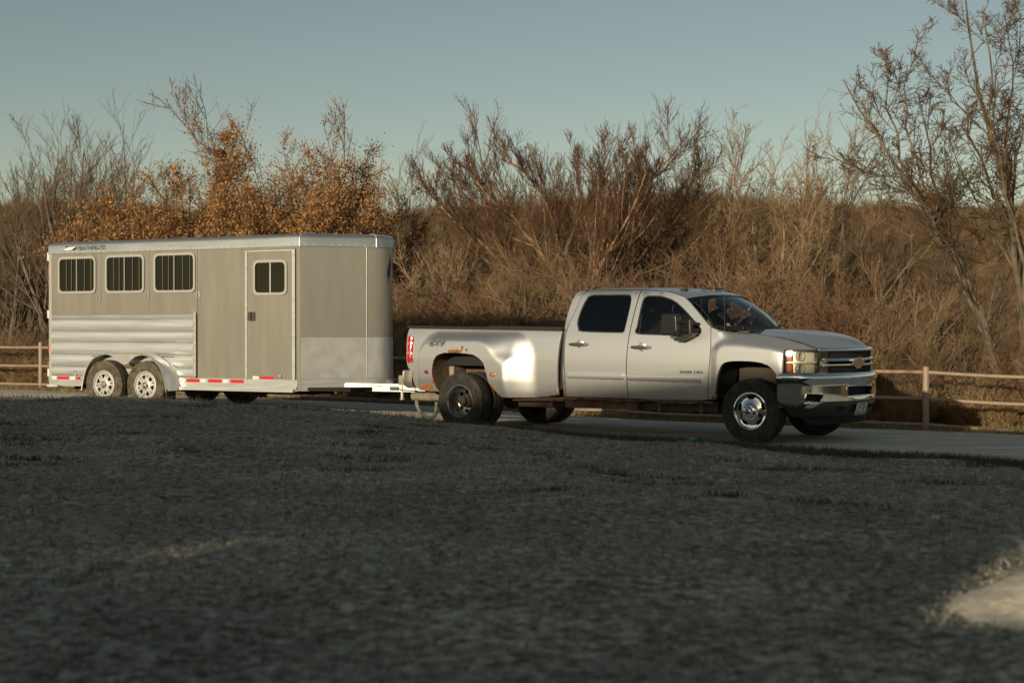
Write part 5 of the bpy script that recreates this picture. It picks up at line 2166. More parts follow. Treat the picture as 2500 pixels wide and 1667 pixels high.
# ================================================================== driver
def build_driver():
    mat('camo', (0.34, 0.31, 0.20), 0.9, col2=(0.10, 0.095, 0.06), vscale=14)
    mat('skin', (0.55, 0.36, 0.25), 0.55)
    mat('grey_hair', (0.50, 0.48, 0.44), 0.8, var=0.2, vscale=40)
    P, Ed, Rd = [], [], []

    def v(p, r, parent=None):
        P.append(p)
        Rd.append(r)
        if parent is not None:
            Ed.append((parent, len(P) - 1))
        return len(P) - 1
    pel = v((3.06, .42, 1.06), (.17, .14))
    wai = v((3.08, .42, 1.20), (.155, .12), pel)
    che = v((3.13, .42, 1.38), (.175, .125), wai)
    up = v((3.16, .42, 1.50), (.13, .10), che)
    nk = v((3.20, .42, 1.575), (.058, .058), up)
    hd0 = v((3.235, .42, 1.635), (.070, .075), nk)
    hd1 = v((3.25, .42, 1.70), (.078, .095), hd0)
    hd2 = v((3.245, .42, 1.765), (.070, .085), hd1)
    hd3 = v((3.235, .42, 1.80), (.035, .045), hd2)
    for s in (-1, 1):
        sh = v((3.15, .42 + s * .19, 1.465), (.078, .078), up)
        el = v((3.26, .42 + s * .25, 1.24), (.055, .055), sh)
        wr = v((3.44, .42 + s * .17, 1.40), (.036, .036), el)
        pa = v((3.485, .42 + s * .150, 1.445), (.034, .022), wr)
        for k in range(4):
            a = v((3.515 + .004 * k, .42 + s * (.150 + .022 * (k - 1.5)), 1.475 - .004 * k), (.011, .011), pa)
            b = v((3.545, .42 + s * (.150 + .020 * (k - 1.5)), 1.468), (.0095, .0095), a)
            v((3.548, .42 + s * (.150 + .018 * (k - 1.5)), 1.440), (.008, .008), b)
        t0 = v((3.485, .42 + s * .105, 1.45), (.012, .012), pa)
        v((3.515, .42 + s * .095, 1.455), (.009, .009), t0)
    for s in (-1, 1):
        kn = v((3.46, .42 + s * .14, 1.05), (.075, .075), pel)
        ft = v((3.62, .42 + s * .14, .72), (.05, .05), kn)
        v((3.74, .42 + s * .14, .66), (.045, .035), ft)
    me = bpy.data.meshes.new('person')
    me.from_pydata(P, Ed, [])
    o = bpy.data.objects.new('person', me)
    COL.objects.link(o)
    sk_ = o.modifiers.new('skin', 'SKIN')
    sk_.use_smooth_shade = True
    for i, r in enumerate(Rd):
        me.skin_vertices[0].data[i].radius = r
    me.skin_vertices[0].data[0].use_root = True
    o.modifiers.new('sub', 'SUBSURF').levels = 1
    o.modifiers['sub'].render_levels = 1
    bpy.context.view_layer.update()
    m2 = bpy.data.meshes.new_from_object(o.evaluated_get(bpy.context.evaluated_depsgraph_get()))
    bpy.data.objects.remove(o)
    m2.name = 'person'
    m2.materials.clear()
    m2.materials.append(MATS['camo'])
    m2.materials.append(MATS['skin'])
    for q in m2.polygons:
        c = q.center
        q.use_smooth = True
        if c.z > 1.585 and c.x > 3.1:
            q.material_index = 1
        elif c.x > 3.455 and c.z > 1.40:
            q.material_index = 1
    B = bpy.data.objects.new('person', m2)
    COL.objects.link(B)
    B.matrix_world = Matrix.Translation(TRUCK.location) @ Matrix.Rotation(TRUCK.rotation_euler.z, 4, 'Z') @ Matrix.Translation((.08, -.02, .09))
    tag(B, 'driver in a camouflage jacket, hands on the steering wheel behind the windshield', 'person')
    # face and hair ride on the body
    f = MB()
    f.tube([(3.335, .42, 1.715), (3.362, .42, 1.685), (3.345, .42, 1.67)], [.010, .016, .010], 8)
    f.build('nose', MATS['skin'], B, 60)
    for s in (-1, 1):
        e = MB()
        e.lathe([(.001, .012), (.012, .008), (.015, 0)], 10, 'x', (3.330, .42 + s * .034, 1.715))
        e.build('eye', MATS['badge_dark'], B, 60)
        e = MB()
        e.lathe([(.001, -.012), (.020, -.008), (.026, .0), (.020, .008), (.001, .012)], 12, 'y', (3.235, .42 + s * .098, 1.69))
        e.build('ear', MATS['skin'], B, 60)
    m = MB()
    m.tube([(3.335, .395, 1.640), (3.345, .42, 1.642), (3.335, .445, 1.640)], .008, 6)
    m.build('mouth', MATS['lamp_red'], B, 60)
    h = MB()
    rows = []
    for i in range(7):
        a = i / 6 * math.pi * .5
        rr = math.cos(a)
        rows.append([(3.222 + .100 * rr * math.cos(t), .42 + .094 * rr * math.sin(t), 1.742 + .082 * math.sin(a)) for t in [k * math.pi / 8 for k in range(17)]])
    h.grid(rows)
    h.grid([[(3.222 + .098 * math.cos(t), .42 + .096 * math.sin(t), z) for t in [math.pi * .5 + k * math.pi / 8 for k in range(9)]] for z in (1.63, 1.68, 1.742)])
    h.grid([[(3.30 + .035 * math.cos(t), .42 + .062 * math.sin(t), z) for t in [-math.pi * .5 + k * math.pi / 8 for k in range(9)]] for z in (1.585, 1.61, 1.638)])
    h.build('hair', MATS['grey_hair'], B, 60)


build_driver()

# ================================================================== trees and brush
RG = np.random.default_rng(11)


def np_mesh(name, V, F):
    me = bpy.data.meshes.new(name)
    V = np.ascontiguousarray(V, dtype=np.float32)
    F = np.ascontiguousarray(F, dtype=np.int32)
    k = F.shape[1]
    me.vertices.add(len(V))
    me.vertices.foreach_set('co', V.ravel())
    me.loops.add(F.size)
    me.loops.foreach_set('vertex_index', F.ravel())
    me.polygons.add(len(F))
    me.polygons.foreach_set('loop_start', np.arange(0, F.size, k, dtype=np.int32))
    me.polygons.foreach_set('loop_total', np.full(len(F), k, dtype=np.int32))
    me.update(calc_edges=True)
    return me


def tubes(pts, rad, sides):
    """pts (N,n,3), rad (N,n) -> quads"""
    N, n, _ = pts.shape
    t = np.gradient(pts, axis=1)
    t /= np.linalg.norm(t, axis=2, keepdims=True) + 1e-9
    ref = np.where(np.abs(t[:, :1, 2:3]) < 0.85, np.array([0, 0, 1.0]), np.array([1.0, 0, 0]))
    s = np.cross(t, ref)
    s /= np.linalg.norm(s, axis=2, keepdims=True) + 1e-9
    u = np.cross(t, s)
    a = np.arange(sides) * 2 * np.pi / sides
    V = pts[:, :, None, :] + rad[:, :, None, None] * (s[:, :, None, :] * np.cos(a)[None, None, :, None] + u[:, :, None, :] * np.sin(a)[None, None, :, None])
    V = V.reshape(-1, 3)
    i = np.arange(N)[:, None, None] * n * sides + np.arange(n - 1)[None, :, None] * sides
    k = np.arange(sides)[None, None, :]
    k2 = (k + 1) % sides
    F = np.stack([i + k, i + k2, i + sides + k2, i + sides + k], -1).reshape(-1, 4)
    return V, F


def join(parts):
    V, F, o = [], [], 0
    for v, f in parts:
        V.append(v)
        F.append(f + o)
        o += len(v)
    return np.concatenate(V), np.concatenate(F)


def spawn(rg, pts, rad, k, t0, t1, ang, ln, n, up, wob, rmin, rr=0.6, lvar=0.35, taper=0.5):
    """children of every parent polyline"""
    N, m, _ = pts.shape
    seg = np.linalg.norm(np.diff(pts, axis=1), axis=2)
    L = seg.sum(1)
    t = (np.arange(k)[None, :] + rg.random((N, k))) / k
    t = t0 + (t1 - t0) * t
    x = t * (m - 1)
    i = np.clip(x.astype(int), 0, m - 2)
    f = (x - i)[..., None]
    I = np.arange(N)[:, None]
    p = pts[I, i] * (1 - f) + pts[I, i + 1] * f
    d = pts[I, i + 1] - pts[I, i]
    d /= np.linalg.norm(d, axis=2, keepdims=True) + 1e-9
    r = rad[I, i] * (1 - f[..., 0]) + rad[I, i + 1] * f[..., 0]
    q = rg.normal(size=d.shape)
    q -= (q * d).sum(2, keepdims=True) * d
    q /= np.linalg.norm(q, axis=2, keepdims=True) + 1e-9
    a = np.radians(ang) * (1 + 0.35 * rg.normal(size=(N, k)))[..., None]
    d = d * np.cos(a) + q * np.sin(a)
    ll = L[:, None] * ln * (1 - taper * (t - t0) / max(1e-6, t1 - t0)) * (1 + lvar * rg.normal(size=(N, k))).clip(0.35, 1.8)
    d = d.reshape(-1, 3)
    p = p.reshape(-1, 3)
    ll = ll.reshape(-1)
    r = np.maximum(r.reshape(-1) * rr, rmin)
    out = [p]
    st = (ll / (n - 1))[:, None]
    cur = p
    for j in range(n - 1):
        d = d + np.array([0, 0, up]) + rg.normal(size=d.shape) * wob
        d /= np.linalg.norm(d, axis=1, keepdims=True) + 1e-9
        cur = cur + d * st
        out.append(cur)
    P = np.stack(out, 1)
    Q = r[:, None] * (1 - np.linspace(0, 1, n)[None, :]) + rmin * 0.8 * np.linspace(0, 1, n)[None, :]
    return P, Q


def poly_stem(rg, ctrl, r0, r1, n=14, wob=0.05):
    c = np.array(ctrl, float)
    s = np.concatenate([[0], np.cumsum(np.linalg.norm(np.diff(c, axis=0), axis=1))])
    u = np.linspace(0, s[-1], n)
    P = np.stack([np.interp(u, s, c[:, j]) for j in range(3)], 1)
    # smooth a little, then wobble
    for _ in range(2):
        P[1:-1] = 0.25 * P[:-2] + 0.5 * P[1:-1] + 0.25 * P[2:]
    P[1:-1] += rg.normal(size=(n - 2, 3)) * wob
    return P, np.linspace(r0, r1, n)


def stems_array(rg, lst, n=14):
    P, Q = [], []
    for ctrl, r0, r1 in lst:
        p, q = poly_stem(rg, ctrl, r0, r1, n)
        P.append(p)
        Q.append(q)
    return np.stack(P), np.stack(Q)


mat('bark_grey', (0.19, 0.15, 0.10), 0.9, col2=(0.08, 0.062, 0.044), vscale=5, bump=0.5, bscale=14)
mat('bark_pale', (0.34, 0.275, 0.185), 0.9, col2=(0.17, 0.13, 0.085), vscale=4, bump=0.4, bscale=12)
mat('bark_birch', (0.42, 0.27, 0.155), 0.85, col2=(0.12, 0.07, 0.04), vscale=7, bump=0.5, bscale=10)
mat('bark_dark', (0.13, 0.10, 0.075), 0.9, col2=(0.06, 0.045, 0.035), vscale=6, bump=0.4, bscale=14)
mat('twig_brown', (0.16, 0.10, 0.053), 0.9, col2=(0.075, 0.046, 0.025), vscale=1.5)
mat('twig_grey', (0.19, 0.132, 0.075), 0.9, col2=(0.09, 0.062, 0.035), vscale=1.5)
mat('twig_tan', (0.38, 0.255, 0.145), 0.9, col2=(0.21, 0.137, 0.076), vscale=1.5)
mat('twig_red', (0.17, 0.088, 0.044), 0.9, col2=(0.08, 0.043, 0.022), vscale=1.5)
mat('leaf_orange', (0.50, 0.265, 0.10), 0.8, col2=(0.24, 0.12, 0.05), vscale=2.6, spec=0.3)
mat('weed_gold', (0.44, 0.30, 0.14), 0.9, col2=(0.24, 0.15, 0.065), vscale=3)


def W(px, py, D):
    return ((px - 1250) / 3700 * D, D, 1.41 - (py - 804) / 3700 * D)


def base_of(px, D):
    x = (px - 1250) / 3700 * D
    return Vector((x, D, gz(x, D)))


def make_tree(name, label, loc, stems, spec, barkm, twigm, group=None, leaves=0, leafsize=0.06, seed=1, sides0=9):
    rg = np.random.default_rng(seed)
    root = empty(name, loc)
    tag(root, label, 'tree', group)
    off = np.array(loc)
    P0, Q0 = stems_array(rg, stems)
    P0 = P0 - off
    lv = [(P0, Q0)]
    for s in spec:
        lv.append(spawn(rg, *lv[-1], **s))
    v, f = tubes(*lv[0], sides0)
    me = np_mesh('trunk', v, f)
    me.polygons.foreach_set('use_smooth', np.ones(len(f), bool))
    link('trunk', me, MATS[barkm], root)
    # main limbs
    v, f = join([tubes(*lv[1], 6)])
    me = np_mesh('limbs', v, f)
    me.polygons.foreach_set('use_smooth', np.ones(len(f), bool))
    link('limbs', me, MATS[barkm], root)
    tw = [tubes(*lv[2], 4)] + [tubes(*q, 3) for q in lv[3:]]
    v, f = join(tw)
    link('crown', np_mesh('crown', v, f), MATS[twigm], root)
    if leaves:
        src = np.concatenate([lv[-1][0].reshape(-1, 3), lv[-2][0].reshape(-1, 3)])
        z = src[:, 2]
        hi = z.max()
        wgt = np.clip((hi - z) / (hi * 0.35), 0.04, 1)
        idx = rg.choice(len(src), leaves, p=wgt / wgt.sum())
        c = src[idx] + rg.normal(size=(leaves, 3)) * 0.09
        a = rg.normal(size=(leaves, 3))
        a /= np.linalg.norm(a, axis=1, keepdims=True)
        b = rg.normal(size=(leaves, 3))
        b -= (a * b).sum(1, keepdims=True) * a
        b /= np.linalg.norm(b, axis=1, keepdims=True)
        s = (leafsize * rg.uniform(0.6, 1.4, leaves))[:, None]
        n_ = np.cross(a, b)
        V = np.stack([c - a * s, c + b * s * 0.55 + n_ * s * .2, c + a * s, c - b * s * 0.55 + n_ * s * .2], 1).reshape(-1, 3)
        F = np.arange(len(V)).reshape(-1, 4)
        o = link('leaves', np_mesh('leaves', V, F), MATS['leaf_orange'], root)
        o['kind'] = 'stuff'
    return root


def vase(px, D, top, spread, n, rg, r=0.10, lean=0.0, y0=0.0):
    """stems fanning out of one base up to pixel height top (an elevation at depth D)"""
    b = base_of(px, D)
    H = W(px, top, D)[2]
    H = b.z + (H - b.z) * 0.785
    out = []
    for k in range(n):
        a = (k + rg.random() * 0.6) / n * 2 * math.pi
        rr = spread * rg.uniform(0.55, 1.0)
        h = H - rg.uniform(0, 0.22) * (H - b.z)
        ex, ey = b.x + rr * math.cos(a) + lean, b.y + rr * math.sin(a)
        mz = b.z + (h - b.z) * rg.uniform(.22, .34)
        m = (b.x + 0.22 * rr * math.cos(a) + lean * .25, b.y + .22 * rr * math.sin(a), mz)
        m2 = (b.x + 0.6 * rr * math.cos(a) + lean * .6, b.y + .6 * rr * math.sin(a), b.z + (h - b.z) * .66)
        out.append(([(b.x, b.y, b.z - 0.2), m, m2, (ex, ey, h)], r * rg.uniform(.75, 1.1), 0.014))
    return b, out


FINE = [dict(k=10, t0=.22, t1=.97, ang=36, ln=.40, n=7, up=.10, wob=.10, rmin=.009, rr=.45),
        dict(k=7, t0=.12, t1=1.0, ang=34, ln=.45, n=5, up=.08, wob=.12, rmin=.0072, rr=.55),
        dict(k=7, t0=.1, t1=1.0, ang=32, ln=.60, n=3, up=.06, wob=.10, rmin=.0055, rr=.65)]
TWIGGY = FINE + [dict(k=3, t0=.15, t1=1.0, ang=30, ln=.55, n=2, up=.05, wob=.14, rmin=.0052, rr=.8)]
OPEN = [dict(k=9, t0=.20, t1=.97, ang=27, ln=.42, n=7, up=.07, wob=.06, rmin=.008, rr=.45),
        dict(k=7, t0=.15, t1=1.0, ang=28, ln=.48, n=5, up=.06, wob=.07, rmin=.0058, rr=.55),
        dict(k=6, t0=.1, t1=1.0, ang=28, ln=.58, n=3, up=.05, wob=.09, rmin=.0048, rr=.65)]
RGT = random.Random(3)

# left group of bare trees
LEFT = [(15, 43, 310, 2.0, 5, .12, 'bark_grey', 'bare grey tree cut by the left edge of the picture'),
        (95, 46, 265, 1.9, 5, .15, 'bark_dark', 'bare tree with a dark trunk just left of the trailer'),
        (165, 41, 225, 1.9, 6, .13, 'bark_grey', 'tallest bare fan-shaped tree above the rear of the trailer'),
        (255, 44, 270, 1.5, 5, .12, 'bark_grey', 'slim bare tree beside the rusty-leaved oaks'),
        (325, 50, 385, 1.6, 5, .08, 'bark_grey', 'low bare tree showing behind the rusty-leaved oaks')]
PROTO = []
for i, (px, D, top, sp, n, r, bk, lab) in enumerate(LEFT):
    b, st = vase(px, D, top, sp, n, RGT, r)
    PROTO.append((make_tree('bare_tree', lab, b, st, OPEN, bk, 'twig_brown' if i % 2 else 'twig_grey', 'bare trees behind the fence', seed=20 + i), max(q[0][-1][2] for q in st) - b.z))

# oaks that keep their orange leaves
OAKS = [(330, 36.5, 480, 1.45, 6, 12000, 'low rusty-leaved oak above the trailer rear windows'),
        (430, 37.5, 405, 1.7, 6, 16000, 'rusty-leaved oak with a rounded top, second from the left'),
        (525, 39.0, 330, 1.5, 6, 9000, 'rusty-leaved oak with a bare spike holding the bird nest'),
        (600, 36.0, 430, 1.9, 6, 15000, 'low dense rusty-leaved oak above the trailer door'),
        (745, 38.0, 238, 1.9, 7, 16000, 'tallest rusty-leaved oak, above the front of the trailer'),
        (700, 35.5, 450, 1.9, 6, 13000, 'dense rusty-leaved oak low against the trailer roof'),
        (880, 39.5, 355, 1.6, 6, 7000, 'thin rusty-leaved oak, the last one toward the truck')]
for i, (px, D, top, sp, n, lv, lab) in enumerate(OAKS):
    b, st = vase(px, D, top, sp, n, RGT, .09)
    if px == 525:
        st.append(([W(525, 900, 39), W(530, 620, 39), W(536, 385, 39), W(526, 355, 39), W(520, 335, 39)], .05, .010))
        st.append(([W(530, 620, 39), W(540, 390, 39), W(552, 360, 39.2), W(558, 340, 39.2)], .03, .010))
    make_tree('oak_tree', lab, b, st, FINE, 'bark_dark', 'twig_brown', 'rusty-leaved oaks', leaves=int(lv * 3.7), leafsize=.030, seed=40 + i)

# the big many-stemmed tree behind the cab
D = 38.0


def path(lst, D0, D1):
    n = len(lst)
    return [W(x, y, D0 + (D1 - D0) * i / (n - 1)) for i, (x, y) in enumerate(lst)]


b = base_of(1400, D)
big = [(path([(1395, 900), (1385, 720), (1362, 640), (1300, 545), (1220, 470), (1150, 370), (1110, 335)], 38, 36.5), 0.108, .012),
       (path([(1392, 900), (1370, 740), (1310, 660), (1230, 590), (1150, 540), (1085, 470), (1062, 420)], 38, 37), 0.094, .012),
       (path([(1398, 900), (1388, 740), (1372, 620), (1365, 550), (1330, 450), (1270, 340), (1225, 320)], 38, 39.5), 0.101, .012),
       (path([(1405, 900), (1425, 720), (1440, 640), (1432, 560), (1425, 440), (1405, 380)], 38, 40), 0.086, .012),
       (path([(1408, 900), (1450, 660), (1470, 560), (1482, 470), (1478, 380), (1472, 340)], 38, 37), 0.108, .012),
       (path([(1412, 900), (1500, 700), (1530, 560), (1550, 450), (1590, 370), (1635, 320), (1655, 305)], 38, 38.5), 0.108, .012),
       (path([(1415, 900), (1490, 680), (1560, 600), (1620, 520), (1680, 430), (1705, 375)], 38, 40), 0.086, .012),
       (path([(1388, 900), (1340, 730), (1250, 650), (1190, 560), (1120, 500), (1050, 430)], 38, 40.5), 0.086, .012),
       (path([(1405, 900), (1420, 700), (1500, 560), (1560, 420), (1582, 350)], 38, 36), 0.079, .012)]
big = [([(x, y, 1.41 - (900 - 804) / 3700 * 38 + (z - (1.41 - (900 - 804) / 3700 * 38)) * .90) for x, y, z in c], r0, r1) for c, r0, r1 in big]
make_tree('river_birch', 'big many-stemmed tree with peeling orange bark fanning up behind the cab', b, big,
          [dict(k=16, t0=.30, t1=.98, ang=34, ln=.30, n=8, up=.13, wob=.07, rmin=.008, rr=.34),
           dict(k=10, t0=.10, t1=1.0, ang=30, ln=.48, n=6, up=.13, wob=.06, rmin=.0055, rr=.5),
           dict(k=7, t0=.08, t1=1.0, ang=26, ln=.62, n=3, up=.10, wob=.07, rmin=.0046, rr=.65),
           dict(k=2, t0=.1, t1=1.0, ang=24, ln=.65, n=2, up=.08, wob=.08, rmin=.004, rr=.8)], 'bark_birch', 'twig_red', seed=70, sides0=10)
b, st = vase(1650, 41, 280, 1.7, 7, RGT, .09)
make_tree('bare_tree', 'bare upright tree at the right shoulder of the many-stemmed tree', b, st, TWIGGY, 'bark_dark', 'twig_red', 'bare trees behind the fence', seed=75)

# pale thin-twigged trees and saplings
PALE = [(1880, 40, 185, 1.5, 8, .09, 'bark_pale', 'twig_tan', 'pale bare tree rising behind the windshield'),
        (1960, 44, 330, 1.6, 6, .07, 'bark_pale', 'twig_tan', 'lower pale bare tree above the hood'),
        (1760, 46, 340, 1.4, 6, .07, 'bark_grey', 'twig_tan', 'faint bare sapling between the many-stemmed tree and the pale tree'),
        (2080, 46, 420, 1.5, 5, .06, 'bark_pale', 'twig_tan', 'thin bare tree above the front bumper, before the far hill'),
        (1045, 35, 545, 1.0, 4, .055, 'bark_pale', 'twig_tan', 'pale forked sapling between the trailer nose and the truck bed'),
        (985, 38, 470, 1.3, 5, .06, 'bark_pale', 'twig_tan', 'pale brushy tree just above the trailer nose'),
        (1130, 40, 560, 1.3, 5, .05, 'bark_grey', 'twig_brown', 'low brown tree over the truck bed'),
        (2190, 36, 610, 1.0, 4, .05, 'bark_pale', 'twig_tan', 'thin pale sapling left of the leaning tree'),
        (930, 48, 395, 1.5, 5, .06, 'bark_dark', 'twig_brown', 'dark bare tree in the gap right of the oaks'),
        (1760, 36, 640, 1.2, 5, .05, 'bark_dark', 'twig_brown', 'dark stunted tree right above the truck roof')]
for i, (px, D, top, sp, n, r, bk, tw, lab) in enumerate(PALE):
    b, st = vase(px, D, top, sp, n, RGT, r)
    make_tree('bare_tree', lab, b, st, FINE if i > 2 else TWIGGY, bk, tw, 'bare trees behind the fence', seed=90 + i)

# the belt of bare trees farther down the gully: copies of the left-hand trees
BELT = [(50, 50, 400, 'far bare tree at the left edge, behind the nearer grey tree'), (215, 52, 390, 'far bare tree showing between the left-hand trees'),
        (355, 52, 420, 'far bare tree rising just over the low oaks'), (915, 52, 390, 'far bare tree just right of the last oak'),
        (1000, 56, 420, 'far bare tree over the trailer nose'), (1085, 54, 430, 'far bare tree behind the left edge of the many-stemmed tree'),
        (1320, 56, 380, 'far bare tree seen through the many-stemmed tree, left of its middle'), (1520, 56, 380, 'far bare tree seen through the many-stemmed tree, right of its middle'),
        (1735, 54, 400, 'far bare tree above the truck roof, right of the many-stemmed tree'), (1825, 52, 370, 'far bare tree above the windshield, left of the pale tree'),
        (1925, 54, 360, 'far bare tree above the windshield, right of the pale tree'), (2015, 56, 420, 'far bare tree above the hood'),
        (2110, 58, 450, 'far bare tree left of the leaning trees'), (2360, 56, 470, 'far bare tree seen between the two leaning trees')]
for i, (px, D, top, lab) in enumerate(BELT):
    src, h0 = PROTO[(1, 2, 3, 4, 0)[i % 5]]
    b = base_of(px, D)
    o = copy_tree(src)
    o.location = b
    k = (W(px, top, D)[2] - b.z) / (h0 * 1.18)
    o.scale = (k * 1.15, k * 1.15, k)
    o.rotation_euler = (0, 0, i * 1.9 + .5)
    o['label'] = lab
    o['group'] = 'far belt of bare trees'

# dark-limbed small trees tangled in the brush
SPARSE = [dict(k=7, t0=.25, t1=.97, ang=42, ln=.45, n=7, up=.02, wob=.16, rmin=.010, rr=.55),
          dict(k=6, t0=.15, t1=1.0, ang=40, ln=.48, n=4, up=.03, wob=.16, rmin=.006, rr=.6),
          dict(k=4, t0=.1, t1=1.0, ang=36, ln=.55, n=3, up=.03, wob=.14, rmin=.0048, rr=.7)]
DARK = [(1215, 34.5, 560, 1.7, 4, 'crooked dark-limbed tree over the truck bed'),
        (1545, 35.5, 590, 1.6, 4, 'crooked dark-limbed tree just above the rear door'),
        (1985, 33.5, 600, 1.7, 4, 'crooked dark-limbed tree above the hood'),
        (2110, 35.0, 640, 1.5, 4, 'low crooked dark-limbed tree above the grille')]
for i, (px, D, top, sp, n, lab) in enumerate(DARK):
    b, st = vase(px, D, top, sp, n, RGT, .085)
    make_tree('bare_tree', lab, b, st, SPARSE, 'bark_dark', 'twig_brown', 'bare trees behind the fence', seed=150 + i)

# the two leaning trees at the right
LEAN = [dict(k=11, t0=.30, t1=.99, ang=38, ln=.22, n=7, up=.06, wob=.11, rmin=.008, rr=.40),
        dict(k=8, t0=.12, t1=1.0, ang=40, ln=.46, n=5, up=.03, wob=.15, rmin=.005, rr=.55),
        dict(k=7, t0=.1, t1=1.0, ang=40, ln=.52, n=3, up=.0, wob=.18, rmin=.0044, rr=.65),
        dict(k=3, t0=.2, t1=1.0, ang=35, ln=.55, n=2, up=.0, wob=.18, rmin=.0038, rr=.8)]
b = base_of(2475, 26.5)
trunk = [(2478, 1080), (2475, 1038), (2450, 926), (2426, 845), (2380, 740), (2314, 600), (2271, 514)]
le = [(path(trunk + [(2200, 400), (2121, 332), (2086, 274), (2060, 200)], 26.5, 26.0), .085, .010),
      (path(trunk[2:] + [(2225, 440), (2194, 395), (2172, 255), (2163, 135)], 26.5, 27.2), .05, .008),
      (path(trunk[3:] + [(2245, 440), (2220, 344), (2195, 242), (2215, 160)], 26.5, 26.6), .042, .008),
      (path(trunk[3:] + [(2290, 460), (2283, 420), (2262, 330), (2240, 230)], 26.4, 27.5), .05, .010),
      (path(trunk[3:] + [(2230, 470), (2150, 430), (2060, 390), (2010, 370)], 26.4, 25.6), .045, .008)]
make_tree('leaning_tree', 'bare tree leaning left, its trunk rising from behind the fence at the right', b, le, LEAN, 'bark_grey', 'twig_brown', 'leaning trees at the right', seed=120)
b = base_of(2500, 27.2)
t2 = [(2502, 1080), (2497, 1030), (2500, 850), (2496, 705), (2482, 600), (2462, 500)]
le = [(path(t2 + [(2440, 399), (2402, 287), (2367, 128), (2352, -40)], 27.2, 26.8), .09, .010),
      (path(t2[2:] + [(2430, 478), (2383, 383), (2332, 255), (2303, 190)], 27.2, 27.8), .05, .008),
      (path(t2[2:] + [(2440, 400), (2420, 300), (2410, 160), (2400, 20)], 27.0, 26.2), .05, .008),
      (path(t2[2:] + [(2460, 380), (2462, 260), (2470, 140), (2450, 40)], 27.4, 28.0), .042, .008),
      (path(t2[2:] + [(2480, 420), (2500, 300), (2520, 180)], 27.2, 27.0), .042, .008)]
make_tree('leaning_tree', 'tall bare tree at the right edge, reaching the top of the picture', b, le, LEAN, 'bark_grey', 'twig_brown', 'leaning trees at the right', seed=121)


# bird nests
def nest(px, py, D, r, label):
    c = Vector(W(px, py, D))
    rg = np.random.default_rng(px)
    N = 260
    a = rg.normal(size=(N, 3))
    a /= np.linalg.norm(a, axis=1, keepdims=True)
    p = a * r * rg.uniform(.5, 1.15, (N, 1)) * np.array([1.15, 1, .8])
    d = rg.normal(size=(N, 3))
    d -= (d * a).sum(1, keepdims=True) * a
    d /= np.linalg.norm(d, axis=1, keepdims=True)
    P = np.stack([p - d * r * .8, p, p + d * r * .8], 1)
    v, f = tubes(P, np.full((N, 3), .0075), 3)
    o = link('bird_nest', np_mesh('bird_nest', v, f), MATS['twig_red'])
    o.location = c
    tag(o, label, 'nest', 'bird nests')


nest(537, 376, 39.0, .11, 'dark clump of a bird nest high in the rusty-leaved oak')
nest(2283, 488, 26.3, .11, 'dark twig nest in the fork of the leaning tree at the right')

# ------------------------------------------------------------------ brush
mat('brush_brown', (0.27, 0.155, 0.078), 0.9, col2=(0.13, 0.074, 0.038), vscale=1.5)
mat('brush_grey', (0.31, 0.205, 0.115), 0.9, col2=(0.16, 0.10, 0.055), vscale=1.5)
mat('brush_red', (0.25, 0.14, 0.076), 0.9, col2=(0.13, 0.07, 0.038), vscale=1.5)
KINDS = bpy.data.collections.new('brush_kinds')


def shrub(i, h, spread, ns, twigm, weed=False):
    rg = np.random.default_rng(200 + i)
    st = []
    for k in range(ns):
        a = rg.random() * 6.28
        rr = spread * math.sqrt(rg.random())
        hh = h * rg.uniform(.55, 1.0)
        st.append(([(0.12 * math.cos(a) * rg.random(), .12 * math.sin(a) * rg.random(), -.1), (rr * .35 * math.cos(a), rr * .35 * math.sin(a), hh * .45), (rr * math.cos(a), rr * math.sin(a), hh)], .017 if not weed else .006, .005))
    P, Q = stems_array(rg, st, 6)
    lv = [(P, Q)]
    lv.append(spawn(rg, P, Q, k=8, t0=.12, t1=1.0, ang=40, ln=.45, n=5, up=.06, wob=.14, rmin=.0062, rr=.5))
    lv.append(spawn(rg, *lv[-1], k=7, t0=.1, t1=1.0, ang=38, ln=.55, n=4, up=.04, wob=.15, rmin=.0044, rr=.65))
    if not weed:
        lv.append(spawn(rg, *lv[-1], k=4, t0=.1, t1=1.0, ang=38, ln=.6, n=3, up=.03, wob=.18, rmin=.0036, rr=.8))
    v, f = join([tubes(*lv[0], 4)] + [tubes(*q, 3) for q in lv[1:]])
    me = np_mesh('brush_kind', v, f)
    me.materials.append(MATS[twigm])
    o = bpy.data.objects.new('brush_kind_%02d' % i, me)
    KINDS.objects.link(o)


for i, (h, s, n, m) in enumerate([(2.6, 1.3, 9, 'twig_tan'), (3.2, 1.3, 9, 'brush_grey'), (2.2, 1.5, 10, 'brush_brown'), (2.8, 1.1, 8, 'brush_red'),
                                  (1.8, 1.3, 10, 'twig_tan'), (3.4, 1.5, 9, 'brush_brown')]):
    shrub(i, h, s, n, m)
for i, (h, s, n, m) in enumerate([(0.9, .55, 12, 'weed_gold'), (1.1, .5, 10, 'weed_gold')]):
    shrub(6 + i, h, s, n, m, True)


